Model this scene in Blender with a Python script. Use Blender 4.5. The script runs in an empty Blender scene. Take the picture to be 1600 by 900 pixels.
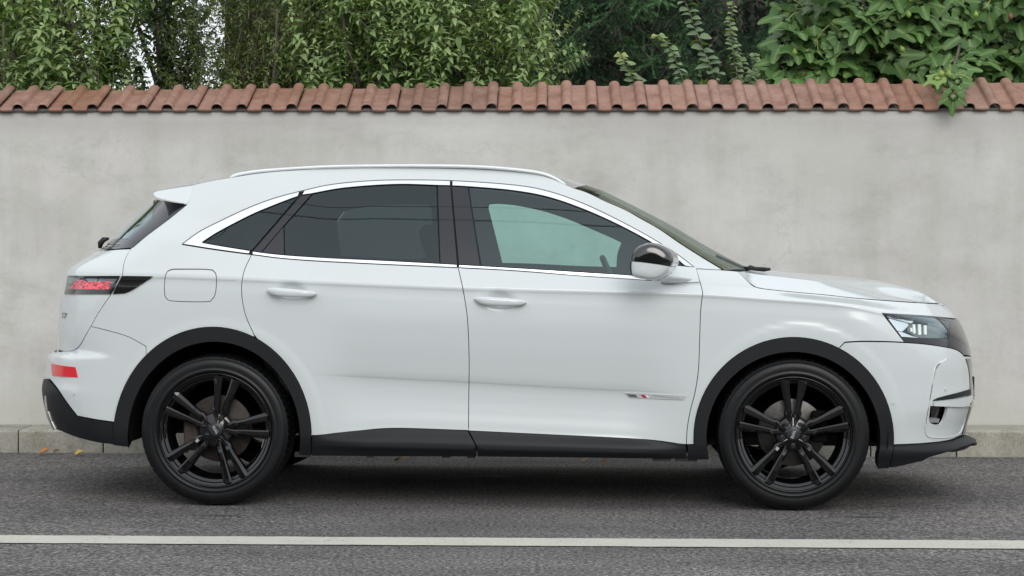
import bpy, math, random
import numpy as np
from mathutils import Matrix, Vector, Euler
from mathutils.geometry import delaunay_2d_cdt
rad = math.radians
random.seed(7); RNG = np.random.default_rng(7)
scene = bpy.context.scene
COL = scene.collection

# ------------------------------------------------------------------ camera
F_PX, CX, CY, HOR = 3000.0, 800.0, 450.0, 397.0
cam_data = bpy.data.cameras.new('camera'); cam = bpy.data.objects.new('camera', cam_data); COL.objects.link(cam)
cam_data.sensor_width = 36.0; cam_data.lens = F_PX/1600*36.0; cam_data.clip_start = .1; cam_data.clip_end = 900
cam.location = (0, -9.05, 1.2)
cam.rotation_euler = (rad(90) - math.atan((CY-HOR)/F_PX), 0, math.atan(50/F_PX))
scene.camera = cam
# ------------------------------------------------------------------ sky and sun (overcast daylight)
world = bpy.data.worlds.new('World'); scene.world = world; world.use_nodes = True
wn = world.node_tree; wn.nodes.clear()
sky = wn.nodes.new('ShaderNodeTexSky'); sky.sky_type = 'NISHITA'; sky.sun_disc = False
sky.sun_elevation = rad(28); sky.sun_rotation = rad(168); sky.air_density = 1.2; sky.dust_density = 4.0; sky.ozone_density = 1.0
hsv = wn.nodes.new('ShaderNodeHueSaturation'); hsv.inputs['Saturation'].default_value = .30
mixw = wn.nodes.new('ShaderNodeMix'); mixw.data_type = 'RGBA'; mixw.inputs[0].default_value = .85
# cloud cover in the sky's own units, brighter towards the zenith as overcast skies are
wtc = wn.nodes.new('ShaderNodeTexCoord'); wsx = wn.nodes.new('ShaderNodeSeparateXYZ'); wmr = wn.nodes.new('ShaderNodeMapRange'); wvs = wn.nodes.new('ShaderNodeVectorMath'); wvs.operation = 'SCALE'
wvs.inputs[0].default_value = (7.5, 7.95, 8.35); wmr.inputs[1].default_value = 0; wmr.inputs[2].default_value = 1; wmr.inputs[3].default_value = .97; wmr.inputs[4].default_value = 1.03
wn.links.new(wtc.outputs['Generated'], wsx.inputs[0]); wn.links.new(wsx.outputs[2], wmr.inputs[0]); wn.links.new(wmr.outputs[0], wvs.inputs['Scale']); wn.links.new(wvs.outputs[0], mixw.inputs[7])
bg = wn.nodes.new('ShaderNodeBackground'); bg.inputs['Strength'].default_value = .125
wo = wn.nodes.new('ShaderNodeOutputWorld')
wn.links.new(sky.outputs[0], hsv.inputs['Color']); wn.links.new(hsv.outputs[0], mixw.inputs[6])
wn.links.new(mixw.outputs[2], bg.inputs['Color']); wn.links.new(bg.outputs[0], wo.inputs['Surface'])
sd = bpy.data.lights.new('sun', 'SUN'); sd.energy = 1.0; sd.angle = rad(34); sd.color = (1, .97, .93)
sun = bpy.data.objects.new('sun', sd); COL.objects.link(sun)
sun.rotation_euler = (rad(62), 0, rad(12))
scene.view_settings.view_transform = 'Standard'; scene.view_settings.look = 'None'
scene.view_settings.exposure = 0.29; scene.view_settings.gamma = 1.0
scene.view_settings.use_curve_mapping = False
scene.cycles.max_bounces = 10; scene.cycles.transparent_max_bounces = 16
scene.cycles.sample_clamp_indirect = 8

CAMM = Matrix.Translation(cam.location) @ cam.rotation_euler.to_matrix().to_4x4()
CAM_R = np.array(cam.rotation_euler.to_matrix()); CAM_O = np.array(cam.location)
TILT = .003                                              # the road falls gently to the right

def ray(px, py):
    d = np.stack([(np.asarray(px, float)-CX)/F_PX, (CY-np.asarray(py, float))/F_PX, -np.ones_like(np.asarray(px, float))], -1)
    return d @ CAM_R.T
def at_y(px, py, Y):
    """world point seen at a photo pixel on the plane y = Y"""
    d = ray(px, py); t = (Y-CAM_O[1])/d[..., 1]
    return CAM_O + d*t[..., None]
def on_road(px, py):
    d = ray(px, py)
    # z = -TILT*(x-x0)
    t = -(CAM_O[2] + TILT*(CAM_O[0]-MX))/(d[..., 2] + TILT*d[..., 0]); return CAM_O + d*t[..., None]
# car frame: x forward, y into the scene (0 = near flank), z up, origin under the rear wheel
_m = ray(789, 795.0); _t = 9.05/ (-(_m @ CAM_R[:, 2])); MID = CAM_O + _m*_t; MX = float(MID[0])
MID[2] = 0
def road_z(x): return -TILT*(x-MX)
CAR_ROT = Euler((0, TILT, -math.atan(80/F_PX)+0.0)).to_matrix()
CR = np.array(CAR_ROT); CAR_O = MID - CR @ np.array([1.369, .03, 0])
def to_cam(P):
    """car-local points -> photo pixels"""
    W = np.asarray(P) @ CR.T + CAR_O; V = (W-CAM_O) @ CAM_R
    return np.stack([CX + F_PX*V[..., 0]/-V[..., 2], CY - F_PX*V[..., 1]/-V[..., 2]], -1)
def cl(px, py, y):
    """car-local point seen at a photo pixel on the car-local plane y"""
    d = ray(px, py) @ CR; o = (CAM_O-CAR_O) @ CR
    t = (y-o[1])/d[..., 1]
    return o + d*np.asarray(t)[..., None]

# ------------------------------------------------------------------ materials
def newmat(name):
    m = bpy.data.materials.new(name); m.use_nodes = True
    return m, m.node_tree, m.node_tree.nodes['Principled BSDF']
def simple(name, col, rough=.5, metal=0, coat=0, spec=.5, emit=None, es=1, noise=0, nscale=30, bump=0):
    m, t, b = newmat(name)
    b.inputs['Base Color'].default_value = (*col, 1); b.inputs['Roughness'].default_value = rough
    b.inputs['Metallic'].default_value = metal; b.inputs['Coat Weight'].default_value = coat
    b.inputs['Coat Roughness'].default_value = .03; b.inputs['Specular IOR Level'].default_value = spec
    if emit: b.inputs['Emission Color'].default_value = (*emit, 1); b.inputs['Emission Strength'].default_value = es
    if noise or bump:
        tc = t.nodes.new('ShaderNodeTexCoord'); n = t.nodes.new('ShaderNodeTexNoise')
        n.inputs['Scale'].default_value = nscale; n.inputs['Detail'].default_value = 6
        t.links.new(tc.outputs['Object'], n.inputs['Vector'])
        if noise:
            mr = t.nodes.new('ShaderNodeMapRange'); mr.inputs[3].default_value = 1-noise; mr.inputs[4].default_value = 1+noise
            mr.inputs[1].default_value = .3; mr.inputs[2].default_value = .7
            mx = t.nodes.new('ShaderNodeVectorMath'); mx.operation = 'SCALE'; mx.inputs[0].default_value = col
            t.links.new(n.outputs[0], mr.inputs[0]); t.links.new(mr.outputs[0], mx.inputs['Scale']); t.links.new(mx.outputs[0], b.inputs['Base Color'])
        if bump:
            bp = t.nodes.new('ShaderNodeBump'); bp.inputs['Strength'].default_value = bump; bp.inputs['Distance'].default_value = .002
            t.links.new(n.outputs[0], bp.inputs['Height']); t.links.new(bp.outputs[0], b.inputs['Normal'])
    return m
def glass(name, tint, ior=1.52, extra=0.0, rough=0.0, gmax=1.0):
    m = bpy.data.materials.new(name); m.use_nodes = True; t = m.node_tree; t.nodes.clear()
    o = t.nodes.new('ShaderNodeOutputMaterial'); mx = t.nodes.new('ShaderNodeMixShader')
    tr = t.nodes.new('ShaderNodeBsdfTransparent'); tr.inputs[0].default_value = (*tint, 1)
    gl = t.nodes.new('ShaderNodeBsdfGlossy'); gl.inputs['Roughness'].default_value = rough; gl.inputs[0].default_value = (.82, .95, 1, 1)
    fr = t.nodes.new('ShaderNodeFresnel'); fr.inputs[0].default_value = ior
    ge = t.nodes.new('ShaderNodeNewGeometry')
    iv = t.nodes.new('ShaderNodeVectorMath'); iv.operation = 'SCALE'
    # thin pane: two faces reflect, so about twice the single-face Fresnel; same from both sides
    s = t.nodes.new('ShaderNodeMath'); s.operation = 'MULTIPLY'; s.inputs[1].default_value = 1.9; s.use_clamp = True
    lw = t.nodes.new('ShaderNodeLayerWeight'); lw.inputs[0].default_value = .5
    pw = t.nodes.new('ShaderNodeMath'); pw.operation = 'POWER'; pw.inputs[1].default_value = 5
    mr = t.nodes.new('ShaderNodeMapRange'); mr.inputs[3].default_value = .043+extra; mr.inputs[4].default_value = gmax
    t.links.new(lw.outputs['Facing'], pw.inputs[0]); t.links.new(pw.outputs[0], mr.inputs[0]); t.links.new(mr.outputs[0], s.inputs[0])
    t.nodes.remove(fr); t.nodes.remove(ge); t.nodes.remove(iv)
    t.links.new(s.outputs[0], mx.inputs[0]); t.links.new(tr.outputs[0], mx.inputs[1]); t.links.new(gl.outputs[0], mx.inputs[2])
    t.links.new(mx.outputs[0], o.inputs[0]); return m
M = {}
def paint_mat(name, col):
    m, t, b = newmat(name)
    b.inputs['Base Color'].default_value = (*col, 1); b.inputs['Roughness'].default_value = .38
    b.inputs['Specular IOR Level'].default_value = .35
    b.inputs['Coat Weight'].default_value = 1; b.inputs['Coat Roughness'].default_value = .11; b.inputs['Coat IOR'].default_value = 1.5
    tc = t.nodes.new('ShaderNodeTexCoord')
    n = t.nodes.new('ShaderNodeTexNoise'); n.inputs['Scale'].default_value = 3; n.inputs['Detail'].default_value = 4      # thin road dust
    mp = t.nodes.new('ShaderNodeSeparateXYZ'); t.links.new(tc.outputs['Object'], mp.inputs[0]); t.links.new(tc.outputs['Object'], n.inputs['Vector'])
    mr = t.nodes.new('ShaderNodeMapRange'); mr.inputs[1].default_value = .75; mr.inputs[2].default_value = .2; mr.inputs[3].default_value = 0; mr.inputs[4].default_value = .22
    t.links.new(mp.outputs[2], mr.inputs[0])
    ml = t.nodes.new('ShaderNodeMath'); ml.operation = 'MULTIPLY'; t.links.new(n.outputs[0], ml.inputs[0]); t.links.new(mr.outputs[0], ml.inputs[1])
    mx = t.nodes.new('ShaderNodeMix'); mx.data_type = 'RGBA'; mx.inputs[6].default_value = (*col, 1); mx.inputs[7].default_value = (.42, .40, .37, 1)
    t.links.new(ml.outputs[0], mx.inputs[0]); t.links.new(mx.outputs[2], b.inputs['Base Color'])
    return m
M['paint'] = paint_mat('white_paint', (.595, .635, .645))
M['plastic'] = simple('black_textured_plastic', (.009, .010, .0125), .5, spec=.3, noise=.12, nscale=250, bump=.25)
M['plastic2'] = simple('dark_plastic', (.006, .006, .007), .6)
M['gloss'] = simple('gloss_black', (.008, .008, .009), .12, coat=1)
M['pillar'] = simple('pillar_black', (.007, .0075, .014), .2, coat=.7, spec=.3)
M['rim'] = simple('gloss_black_alloy', (.003, .003, .004), .3, coat=1, spec=.05); M['rim'].node_tree.nodes['Principled BSDF'].inputs['Coat IOR'].default_value = 1.58
M['cavity'] = simple('dark_cavity', (.006, .006, .007), .9, spec=.1)
M['chrome'] = simple('satin_chrome', (.86, .87, .88), .22, metal=1)
M['rail'] = simple('white_rail', (.74, .77, .78), .3, coat=.5)
M['brightchrome'] = simple('bright_chrome', (.9, .9, .9), .06, metal=1)
M['rubber'] = simple('tyre_rubber', (.005, .0055, .0065), .4, spec=.32, noise=.25, nscale=14, bump=.1)
M['steel'] = simple('brake_steel', (.085, .08, .076), .38, metal=1, noise=.2, nscale=40)
M['rust'] = simple('rusty_iron', (.045, .032, .026), .8, noise=.35, nscale=60)
M['hub'] = simple('hub_cap_black', (.018, .02, .024), .35)
M['silver'] = simple('silver_print', (.62, .64, .66), .35, metal=.4)
M['glass'] = glass('green_tinted_glass', (.64, .87, .82), extra=.0)
M['privacy'] = glass('privacy_glass', (.16, .21, .22), extra=-.010)
M['screen'] = glass('windscreen_glass', (.64, .67, .61), extra=.0, gmax=.16)
M['lens'] = glass('clear_lens', (.86, .90, .92), extra=.0)
M['trim'] = simple('interior_trim', (.018, .021, .024), .8)
M['headliner'] = simple('headliner', (.20, .21, .22), .9)
M['seat'] = simple('seat_leather', (.03, .03, .033), .5)
M['redlens'] = simple('red_reflector', (.72, .012, .022), .12, coat=1)
M['white_lit'] = simple('lit_led', (.8, .8, .76), .3, emit=(1, .98, .9), es=.22)

# ------------------------------------------------------------------ helpers
def link(o, parent=None):
    COL.objects.link(o)
    if parent is not None: o.parent = parent
    return o
def mesh_obj(name, V, Fc, mat, parent=None, smooth=True, normals=None):
    me = bpy.data.meshes.new(name)
    me.from_pydata([tuple(map(float, v)) for v in V], [], [tuple(int(i) for i in f) for f in Fc])
    if smooth: me.polygons.foreach_set('use_smooth', [True]*len(me.polygons))
    mats = mat if isinstance(mat, (list, tuple)) else [mat]
    for m_ in mats: me.materials.append(m_)
    me.update()
    if normals is not None:
        me.normals_split_custom_set_from_vertices([tuple(map(float, n)) for n in normals])
    o = bpy.data.objects.new(name, me); link(o, parent); return o
def tag(o, label=None, cat=None, group=None, kind=None):
    if label: o['label'] = label
    if cat: o['category'] = cat
    if group: o['group'] = group
    if kind: o['kind'] = kind
    return o
def empty(name, loc=(0, 0, 0), rot=(0, 0, 0), parent=None):
    o = bpy.data.objects.new(name, None); o.location = loc; o.rotation_euler = rot; o.empty_display_size = .2
    return link(o, parent)
def bevel(o, w=.004, seg=2, ang=35):
    b = o.modifiers.new('bevel', 'BEVEL'); b.width = w; b.segments = seg; b.limit_method = 'ANGLE'; b.angle_limit = rad(ang)
    return o
def box(name, c, s, mat, parent=None, bev=.0, rot=None):
    x, y, z = s[0]/2, s[1]/2, s[2]/2
    V = np.array([(-x,-y,-z),(x,-y,-z),(x,y,-z),(-x,y,-z),(-x,-y,z),(x,-y,z),(x,y,z),(-x,y,z)])
    if rot is not None: V = V @ np.array(Euler(rot).to_matrix()).T
    V = V + np.array(c)
    o = mesh_obj(name, V, [(0,3,2,1),(4,5,6,7),(0,1,5,4),(1,2,6,5),(2,3,7,6),(3,0,4,7)], mat, parent, smooth=False)
    if bev: bevel(o, bev)
    return o
def grid_faces(n, m, closed=False, off=0):
    F = []
    for i in range(n-1):
        for j in range(m if closed else m-1):
            k = (j+1) % m
            F.append((off+i*m+j, off+(i+1)*m+j, off+(i+1)*m+k, off+i*m+k))
    return F
def loft(name, rows, mat, parent=None, closed=False, flip=False, smooth=True):
    rows = [np.asarray(r) for r in rows]; n, m = len(rows), len(rows[0])
    F = grid_faces(n, m, closed)
    if flip: F = [f[::-1] for f in F]
    return mesh_obj(name, np.concatenate(rows), F, mat, parent, smooth)
def tube_arrays(path, r, seg=8, caps=True):
    path = np.asarray(path, float); n = len(path); r = np.broadcast_to(r, (n,))
    T = np.gradient(path, axis=0); T /= np.linalg.norm(T, axis=1)[:, None]+1e-12
    up = np.array([0, 0, 1.0]) if abs(T[:, 2]).mean() < .8 else np.array([1.0, 0, 0])
    A = np.cross(T, up); A /= np.linalg.norm(A, axis=1)[:, None]+1e-12; B = np.cross(A, T)
    th = np.linspace(0, 2*np.pi, seg, endpoint=False)
    V = (path[:, None]+r[:, None, None]*(np.cos(th)[None, :, None]*A[:, None]+np.sin(th)[None, :, None]*B[:, None])).reshape(-1, 3)
    F = grid_faces(n, seg, True)
    if caps: F += [tuple(range(seg)), tuple((n-1)*seg+i for i in range(seg))[::-1]]
    return V, F
def tube(name, path, r, mat, parent=None, seg=8):
    V, F = tube_arrays(path, r, seg); return mesh_obj(name, V, F, mat, parent)
def pchip(x, y):
    x = np.asarray(x, float); y = np.asarray(y, float); h = np.diff(x); d = np.diff(y)/h
    m = np.zeros_like(y); m[0], m[-1] = d[0], d[-1]
    for i in range(1, len(x)-1):
        if d[i-1]*d[i] > 0:
            w1, w2 = 2*h[i]+h[i-1], h[i]+2*h[i-1]; m[i] = (w1+w2)/(w1/d[i-1]+w2/d[i])
    def f(q):
        q = np.asarray(q, float); i = np.clip(np.searchsorted(x, q)-1, 0, len(h)-1)
        qc = q; t = (qc-x[i])/h[i]
        lo = t < 0; hi = t > 1; tt = np.clip(t, 0, 1)
        r = ((1+2*tt)*(1-tt)**2)*y[i]+tt*(1-tt)**2*h[i]*m[i]+tt*tt*(3-2*tt)*y[i+1]+tt*tt*(tt-1)*h[i]*m[i+1]
        r = np.where((q < x[0]), y[0]+m[0]*(q-x[0]), r); r = np.where((q > x[-1]), y[-1]+m[-1]*(q-x[-1]), r)
        return r
    return f
def ss(t): t = np.clip(t, 0, 1); return t*t*(3-2*t)
def smooth_pts(pts, closed=False, step=None, n=8):
    """Catmull-Rom through 2-D or 3-D points"""
    P = np.asarray(pts, float)
    if len(P) < 3: return P
    P2 = np.vstack([2*P[0]-P[1], P, 2*P[-1]-P[-2]]); out = []
    for i in range(1, len(P2)-2):
        p0, p1, p2, p3 = P2[i-1:i+3]; k = n
        if step: k = max(1, int(np.ceil(np.linalg.norm(p2-p1)/step)))
        t = np.linspace(0, 1, k, endpoint=False)[:, None]
        out.append(.5*((2*p1)+(-p0+p2)*t+(2*p0-5*p1+4*p2-p3)*t*t+(-p0+3*p1-3*p2+p3)*t**3))
    out.append(P[-1:]); return np.vstack(out)
# ------------------------------------------------------------------ the car's outer skin as one smooth surface S(u, v)
YC = .945                                               # centre plane of the car
def lv(pts):                                            # level line traced along the flank -> z(u)
    P = np.array([cl(a, b, .03) for a, b in pts]); return pchip(P[:, 0], P[:, 2])
Z_FOLD = lv([(100,688),(487,692),(600,695),(740,698),(1000,704),(1075,706),(1500,712)])
Z_CLAD = lv([(100,668),(487,680),(505,679),(560,673),(620,669),(732,673),(860,679),(1000,686),(1060,693),(1100,694),(1500,694)])
Z_LOW = lv([(100,560),(300,575),(540,588),(730,598),(980,611),(1100,615),(1500,620)])
Z_CREASE = lv([(60,430),(240,431),(340,434),(500,441),(730,450),(1096,460),(1200,467),(1330,478),(1375,488),(1420,500),(1500,520)])
Z_BELT = lv([(60,372),(200,376),(284,382),(334,390),(393,398),(451,405),(539,410),(714,417.5),(800,422),(911,431),(994,436),(1095,444),(1180,449),(1240,456),(1335,466),(1400,471),(1468,475),(1530,485)])
VK = [0, .29, .37, .60, 1.04, 1.145]
def Zmap(u, v):
    zs = [np.zeros_like(u), Z_FOLD(u), Z_CLAD(u), Z_LOW(u), Z_CREASE(u), Z_BELT(u)]
    r = zs[5]+(v-1.145)
    for k in range(5):
        t = (v-VK[k])/(VK[k+1]-VK[k]); seg = zs[k]+(zs[k+1]-zs[k])*t
        r = np.where((v < VK[k+1]) & ((v >= VK[k]) | (k == 0)), seg, r)
    return r
Q_DOOR = pchip([.10,.25,.285,.295,.37,.40,.46,.52,.56,.597,.603,.70,.80,.90,.97,1.02,1.035,1.045,1.06,1.10,1.145],
               [.12,.05,.020,.020,.046,.049,.057,.062,.061,.054,.0505,.028,.012,.003,.006,.010,.006,.007,.014,.032,.052])
Q_ARCH = pchip([.10,.25,.29,.45,.60,.80,.90,.97,1.02,1.035,1.045,1.06,1.10,1.145],
               [.12,.06,.045,.032,.022,.012,.009,.010,.013,.009,.010,.018,.038,.060])
TUMBLE = pchip([0,.1,.2,.3,.385,.43,.46,.52], [0,.042,.088,.139,.186,.213,.233,.278])
# silhouettes of tail and nose
def sil(pts, y, off):
    P = np.array([cl(a, b, y) for a, b in pts]); o = np.argsort(P[:, 2]); P = P[o]
    f = pchip(P[:, 2], P[:, 0]); lo, hi = P[0, 2], P[-1, 2]
    return lambda z: f(np.clip(z, lo, hi))+off
XR = sil([(270,275),(258,290),(243,309),(200,352),(160,390),(146,397),(130,407),(112,420),(107,430),(104,450),(101,462),(98,490),(96,520),(97,545),(86,549),(79,554),(77,575),(75,592),(72,605),(75,630),(88,668),(100,690)], .5, -.062)
XF = sil([(1350,430),(1400,442),(1440,456),(1470,472),(1485,484),(1497,499),(1504,512),(1510,530),(1514,548),(1516,565),(1517,590),(1519,612),(1519,625),(1516,638),(1509,660),(1507,676),(1519,685),(1522,689),(1519,700)], .72, .016)
LR, LF, DC, NE = .50, .66, .90, 2.35
def captab(L):
    th = np.linspace(0, np.pi/2, 400); a = L*np.sin(th)**(2/NE); b = 1-np.cos(th)**(2/NE)
    s = np.concatenate([[0], np.cumsum(np.hypot(np.diff(a), DC*np.diff(b)))]); return a, b, s
TR, TF = captab(LR), captab(LF)
XA, ZA = [0.0, 2.738], [.345, .345]
def S(u, v):
    u = np.asarray(u, float); v = np.asarray(v, float); u, v = np.broadcast_arrays(u, v)
    z = Zmap(u, v); xr, xf = XR(z), XF(z)
    a0, b0 = xr+LR, xf-LF
    sr, sf = np.maximum(a0-u, 0), np.maximum(u-b0, 0)
    x = np.where(u < a0, a0-np.interp(sr, TR[2], TR[0]), np.where(u > b0, b0+np.interp(sf, TF[2], TF[0]), u))
    R = np.where(u < a0, np.interp(sr, TR[2], TR[1]), np.where(u > b0, np.interp(sf, TF[2], TF[1]), 0))
    w = ss((u-.40)/.32)*(1-ss((u-1.93)/.36))
    vq = np.minimum(v, 1.145); y = Q_DOOR(vq)*w+Q_ARCH(vq)*(1-w)
    y = y + ss((v-1.05)/.095)*.085*ss((u-2.35)/.45)
    h = np.maximum(v-1.145, 0)
    y = y + TUMBLE(h) + .07*ss((u-1.9)/.55)*ss(h/.12) + .03*ss((.2-u)/.6)*ss(h/.15)
    y = y + .012*((u-1.4)/1.4)**2*(abs(u-1.4) < 3)
    for k in range(2):                                  # flared arches
        e = np.hypot((x-XA[k])/.475, (z-ZA[k])/.500)
        y = y - .0042*(1-ss((e-1.02)/.09))*ss((z-.2)/.2)
    y = y+(YC-y)*R
    return np.stack([x, y, z], -1)
def SN(u, v):
    e = 1e-3; a = S(u+e, v)-S(u-e, v); b = S(u, v+e)-S(u, v-e)
    n = np.cross(a, b); n /= np.linalg.norm(n, axis=-1)[..., None]+1e-12
    return n                                            # points to -y (outwards)
_gu = np.arange(-1.45, 4.5, .012); _gv = np.arange(.12, 1.72, .012)
_GU, _GV = np.meshgrid(_gu, _gv, indexing='ij'); _GP = S(_GU, _GV); _PX = to_cam(_GP)
_N = SN(_GU, _GV); _W = _GP - (CAM_O-CAR_O) @ CR; _front = (np.sum(_N*_W, -1) < -.02)
_sel = _front.ravel(); _FU, _FV, _FP = _GU.ravel()[_sel], _GV.ravel()[_sel], _PX.reshape(-1, 2)[_sel]
def inv(px):
    px = np.asarray(px, float).reshape(-1, 2); out = np.zeros_like(px)
    for i in range(0, len(px), 64):
        q = px[i:i+64]; d = ((q[:, None]-_FP[None])**2).sum(-1); j = d.argmin(1); out[i:i+64] = np.stack([_FU[j], _FV[j]], 1)
    best = out.copy(); be = np.linalg.norm(to_cam(S(best[:, 0], best[:, 1]))-px, axis=1)
    cur = out.copy()
    for it in range(12):
        p0 = to_cam(S(cur[:, 0], cur[:, 1])); e = 1e-4
        ju = (to_cam(S(cur[:, 0]+e, cur[:, 1]))-p0)/e; jv = (to_cam(S(cur[:, 0], cur[:, 1]+e))-p0)/e
        r = px-p0; det = ju[:, 0]*jv[:, 1]-ju[:, 1]*jv[:, 0]; det = np.where(abs(det) < 500, 500*np.sign(det+1e-9), det)
        du = (r[:, 0]*jv[:, 1]-r[:, 1]*jv[:, 0])/det; dv = (ju[:, 0]*r[:, 1]-ju[:, 1]*r[:, 0])/det
        cur = cur+np.clip(np.stack([du, dv], 1), -.02, .02)
        er = np.linalg.norm(to_cam(S(cur[:, 0], cur[:, 1]))-px, axis=1); g = er < be
        best[g] = cur[g]; be[g] = er[g]
    return best
def ucen(z, rear):                                       # u of the centre line at height z
    return (XR(z)+LR-TR[2][-1]) if rear else (XF(z)-LF+TF[2][-1])
def vinv(u, z):
    vv = np.arange(.1, 1.75, .002); zz = Zmap(np.full_like(vv, u), vv); return float(np.interp(z, zz, vv))
def cen(py, rear, px=None):
    """(u, v) on the centre line at the height seen at pixel row py"""
    z = float(cl(100 if rear else 1520, py, YC)[2]); u = float(ucen(z, rear)); return (u, vinv(u, z))
def uvpoly(parts):
    """parts: list of pixel polylines ('s' smooth / 'l' straight) or ('uv', pts)"""
    out = []
    for p in parts:
        k, pts = p[0], p[1]
        if k == 'uv': q = np.asarray(pts, float)
        elif k == 's': q = inv(smooth_pts(pts, n=7))
        else: q = inv(pts)
        for a in q:
            if not out or np.hypot(*(np.array(out[-1])-a)) > 1e-4: out.append(tuple(a))
    if np.hypot(out[0][0]-out[-1][0], out[0][1]-out[-1][1]) < 1e-4: out.pop()
    return np.array(out)
def densify(P, d):
    out = []
    for a, b in zip(P, np.roll(P, -1, 0)):
        k = max(1, int(np.ceil(np.linalg.norm(b-a)/d)))
        for t in range(k): out.append(a+(b-a)*t/k)
    return np.array(out)
def area(P): x, y = P[:, 0], P[:, 1]; return .5*np.sum(x*np.roll(y, -1)-y*np.roll(x, -1))
def inset(P, d):
    if area(P) < 0: P = P[::-1]
    e = np.roll(P, -1, 0)-P; e /= np.linalg.norm(e, axis=1)[:, None]+1e-12; n = np.stack([-e[:, 1], e[:, 0]], 1)
    n0 = np.roll(n, 1, 0); b = n+n0; b /= np.maximum(np.linalg.norm(b, axis=1)[:, None], .5)
    c = np.maximum((b*n).sum(1), .5)
    return P+b*(d/c)[:, None]
def inside(P, Q):
    x, y = Q[:, 0], Q[:, 1]; r = np.zeros(len(Q), bool)
    for (x1, y1), (x2, y2) in zip(P, np.roll(P, -1, 0)):
        c = ((y1 > y) != (y2 > y)); xi = (x2-x1)*(y-y1)/((y2-y1) if y2 != y1 else 1e-12)+x1; r ^= c & (x < xi)
    return r
def dist_b(P, Q):
    A, B = P, np.roll(P, -1, 0); d = np.full(len(Q), 1e9)
    for a, b in zip(A, B):
        ab = b-a; t = np.clip(((Q-a)@ab)/max(ab@ab, 1e-12), 0, 1); d = np.minimum(d, np.linalg.norm(Q-(a+t[:, None]*ab), axis=1))
    return d
VROWS = sorted(set([round(x, 4) for x in list(np.arange(.15,.285,.02))+[.285,.29,.295]+list(np.arange(.31,.37,.02))+[.37]+list(np.arange(.39,.59,.018))+[.59,.597,.60,.603,.61]+list(np.arange(.625,1.02,.024))+[1.02,1.03,1.035,1.04,1.045,1.052,1.06,1.08,1.10,1.12,1.145]+list(np.arange(1.165,1.75,.018))]))
def panel(name, parts, mat, parent, off=0.0, gap=.0018, flange=.014, res=.022, holes=(), sides='near', uv=None, roll=True):
    P = uvpoly(parts) if uv is None else np.asarray(uv, float)
    P = inset(P, gap) if area(P) > 0 else inset(P[::-1], gap)
    P = densify(P, res*.8); H = [densify(inset(h if area(h) > 0 else h[::-1], -gap), res*.8) for h in holes]
    u0, v0 = P.min(0); u1, v1 = P.max(0)
    us = np.arange(u0+res*.4, u1, res); vs = np.array([v for v in VROWS if v0 < v < v1])
    G = np.zeros((0, 2))
    if len(us) and len(vs):
        G = np.stack(np.meshgrid(us, vs, indexing='ij'), -1).reshape(-1, 2)
        G = G[inside(P, G)]
        if len(G): G = G[dist_b(P, G) > res*.3]
        for h in H: G = G[~inside(h, G)]; G = G[dist_b(h, G) > res*.3] if len(G) else G
    pts = list(P); edges = [(i, (i+1) % len(P)) for i in range(len(P))]
    for h in H: o = len(pts); pts += list(h); edges += [(o+i, o+(i+1) % len(h)) for i in range(len(h))]
    nb = len(pts); pts += list(G)
    r = delaunay_2d_cdt([Vector(p) for p in pts], edges, [], 0, 1e-6)
    V2 = np.array([tuple(v) for v in r[0]]); T = np.array([f for f in r[2] if len(f) == 3])
    c = V2[T].mean(1); k = inside(P, c)
    for h in H: k &= ~inside(h, c)
    T = T[k]; ar = (V2[T[:, 1]]-V2[T[:, 0]]); br = (V2[T[:, 2]]-V2[T[:, 0]]); cr = ar[:, 0]*br[:, 1]-ar[:, 1]*br[:, 0]
    T[cr < 0] = T[cr < 0][:, ::-1]; T = T[abs(cr) > 1e-9]
    p3 = S(V2[:, 0], V2[:, 1]); n3 = SN(V2[:, 0], V2[:, 1]); p3 = p3+n3*off
    # orient triangles along the outward normal
    if len(T):
        fn = np.cross(p3[T[:, 1]]-p3[T[:, 0]], p3[T[:, 2]]-p3[T[:, 0]]); s = (fn*n3[T[:, 0]]).sum(1) < 0; T[s] = T[s][:, ::-1]
    # boundary edges -> inward flange
    e = {}
    for a, b, c_ in T:
        for q in ((a, b), (b, c_), (c_, a)): e[q] = 1
    be = [q for q in e if (q[1], q[0]) not in e]
    V = [p3]; N = [n3]; F = [tuple(t) for t in T]; base = len(p3)
    if flange > 0 and be:
        fv, fnn, ff = [], [], []
        for a, b in be:
            d = p3[b]-p3[a]; L = np.linalg.norm(d)
            if L < 1e-7: continue
            o_ = np.cross(d/L, (n3[a]+n3[b])/2); nn = o_/(np.linalg.norm(o_)+1e-9)
            i = base+len(fv); fv += [p3[a], p3[b], p3[b]-n3[b]*flange, p3[a]-n3[a]*flange]; fnn += [nn]*4
            ff.append((i+1, i, i+3, i+2))
        V.append(np.array(fv)); N.append(np.array(fnn)); F += ff
    V = np.concatenate(V); N = np.concatenate(N)
    def mir(V, N, F):
        V2_ = V.copy(); V2_[:, 1] = 2*YC-V2_[:, 1]; N2 = N.copy(); N2[:, 1] *= -1
        return V2_, N2, [tuple(f[::-1]) for f in F]
    if sides == 'sym':
        V2_, N2, F2 = mir(V, N, F); n = len(V)
        return mesh_obj(name, np.concatenate([V, V2_]), F+[tuple(i+n for i in f) for f in F2], mat, parent, normals=np.concatenate([N, N2]))
    if sides == 'far': V, N, F = mir(V, N, F)
    return mesh_obj(name, V, F, mat, parent, normals=N)
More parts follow.
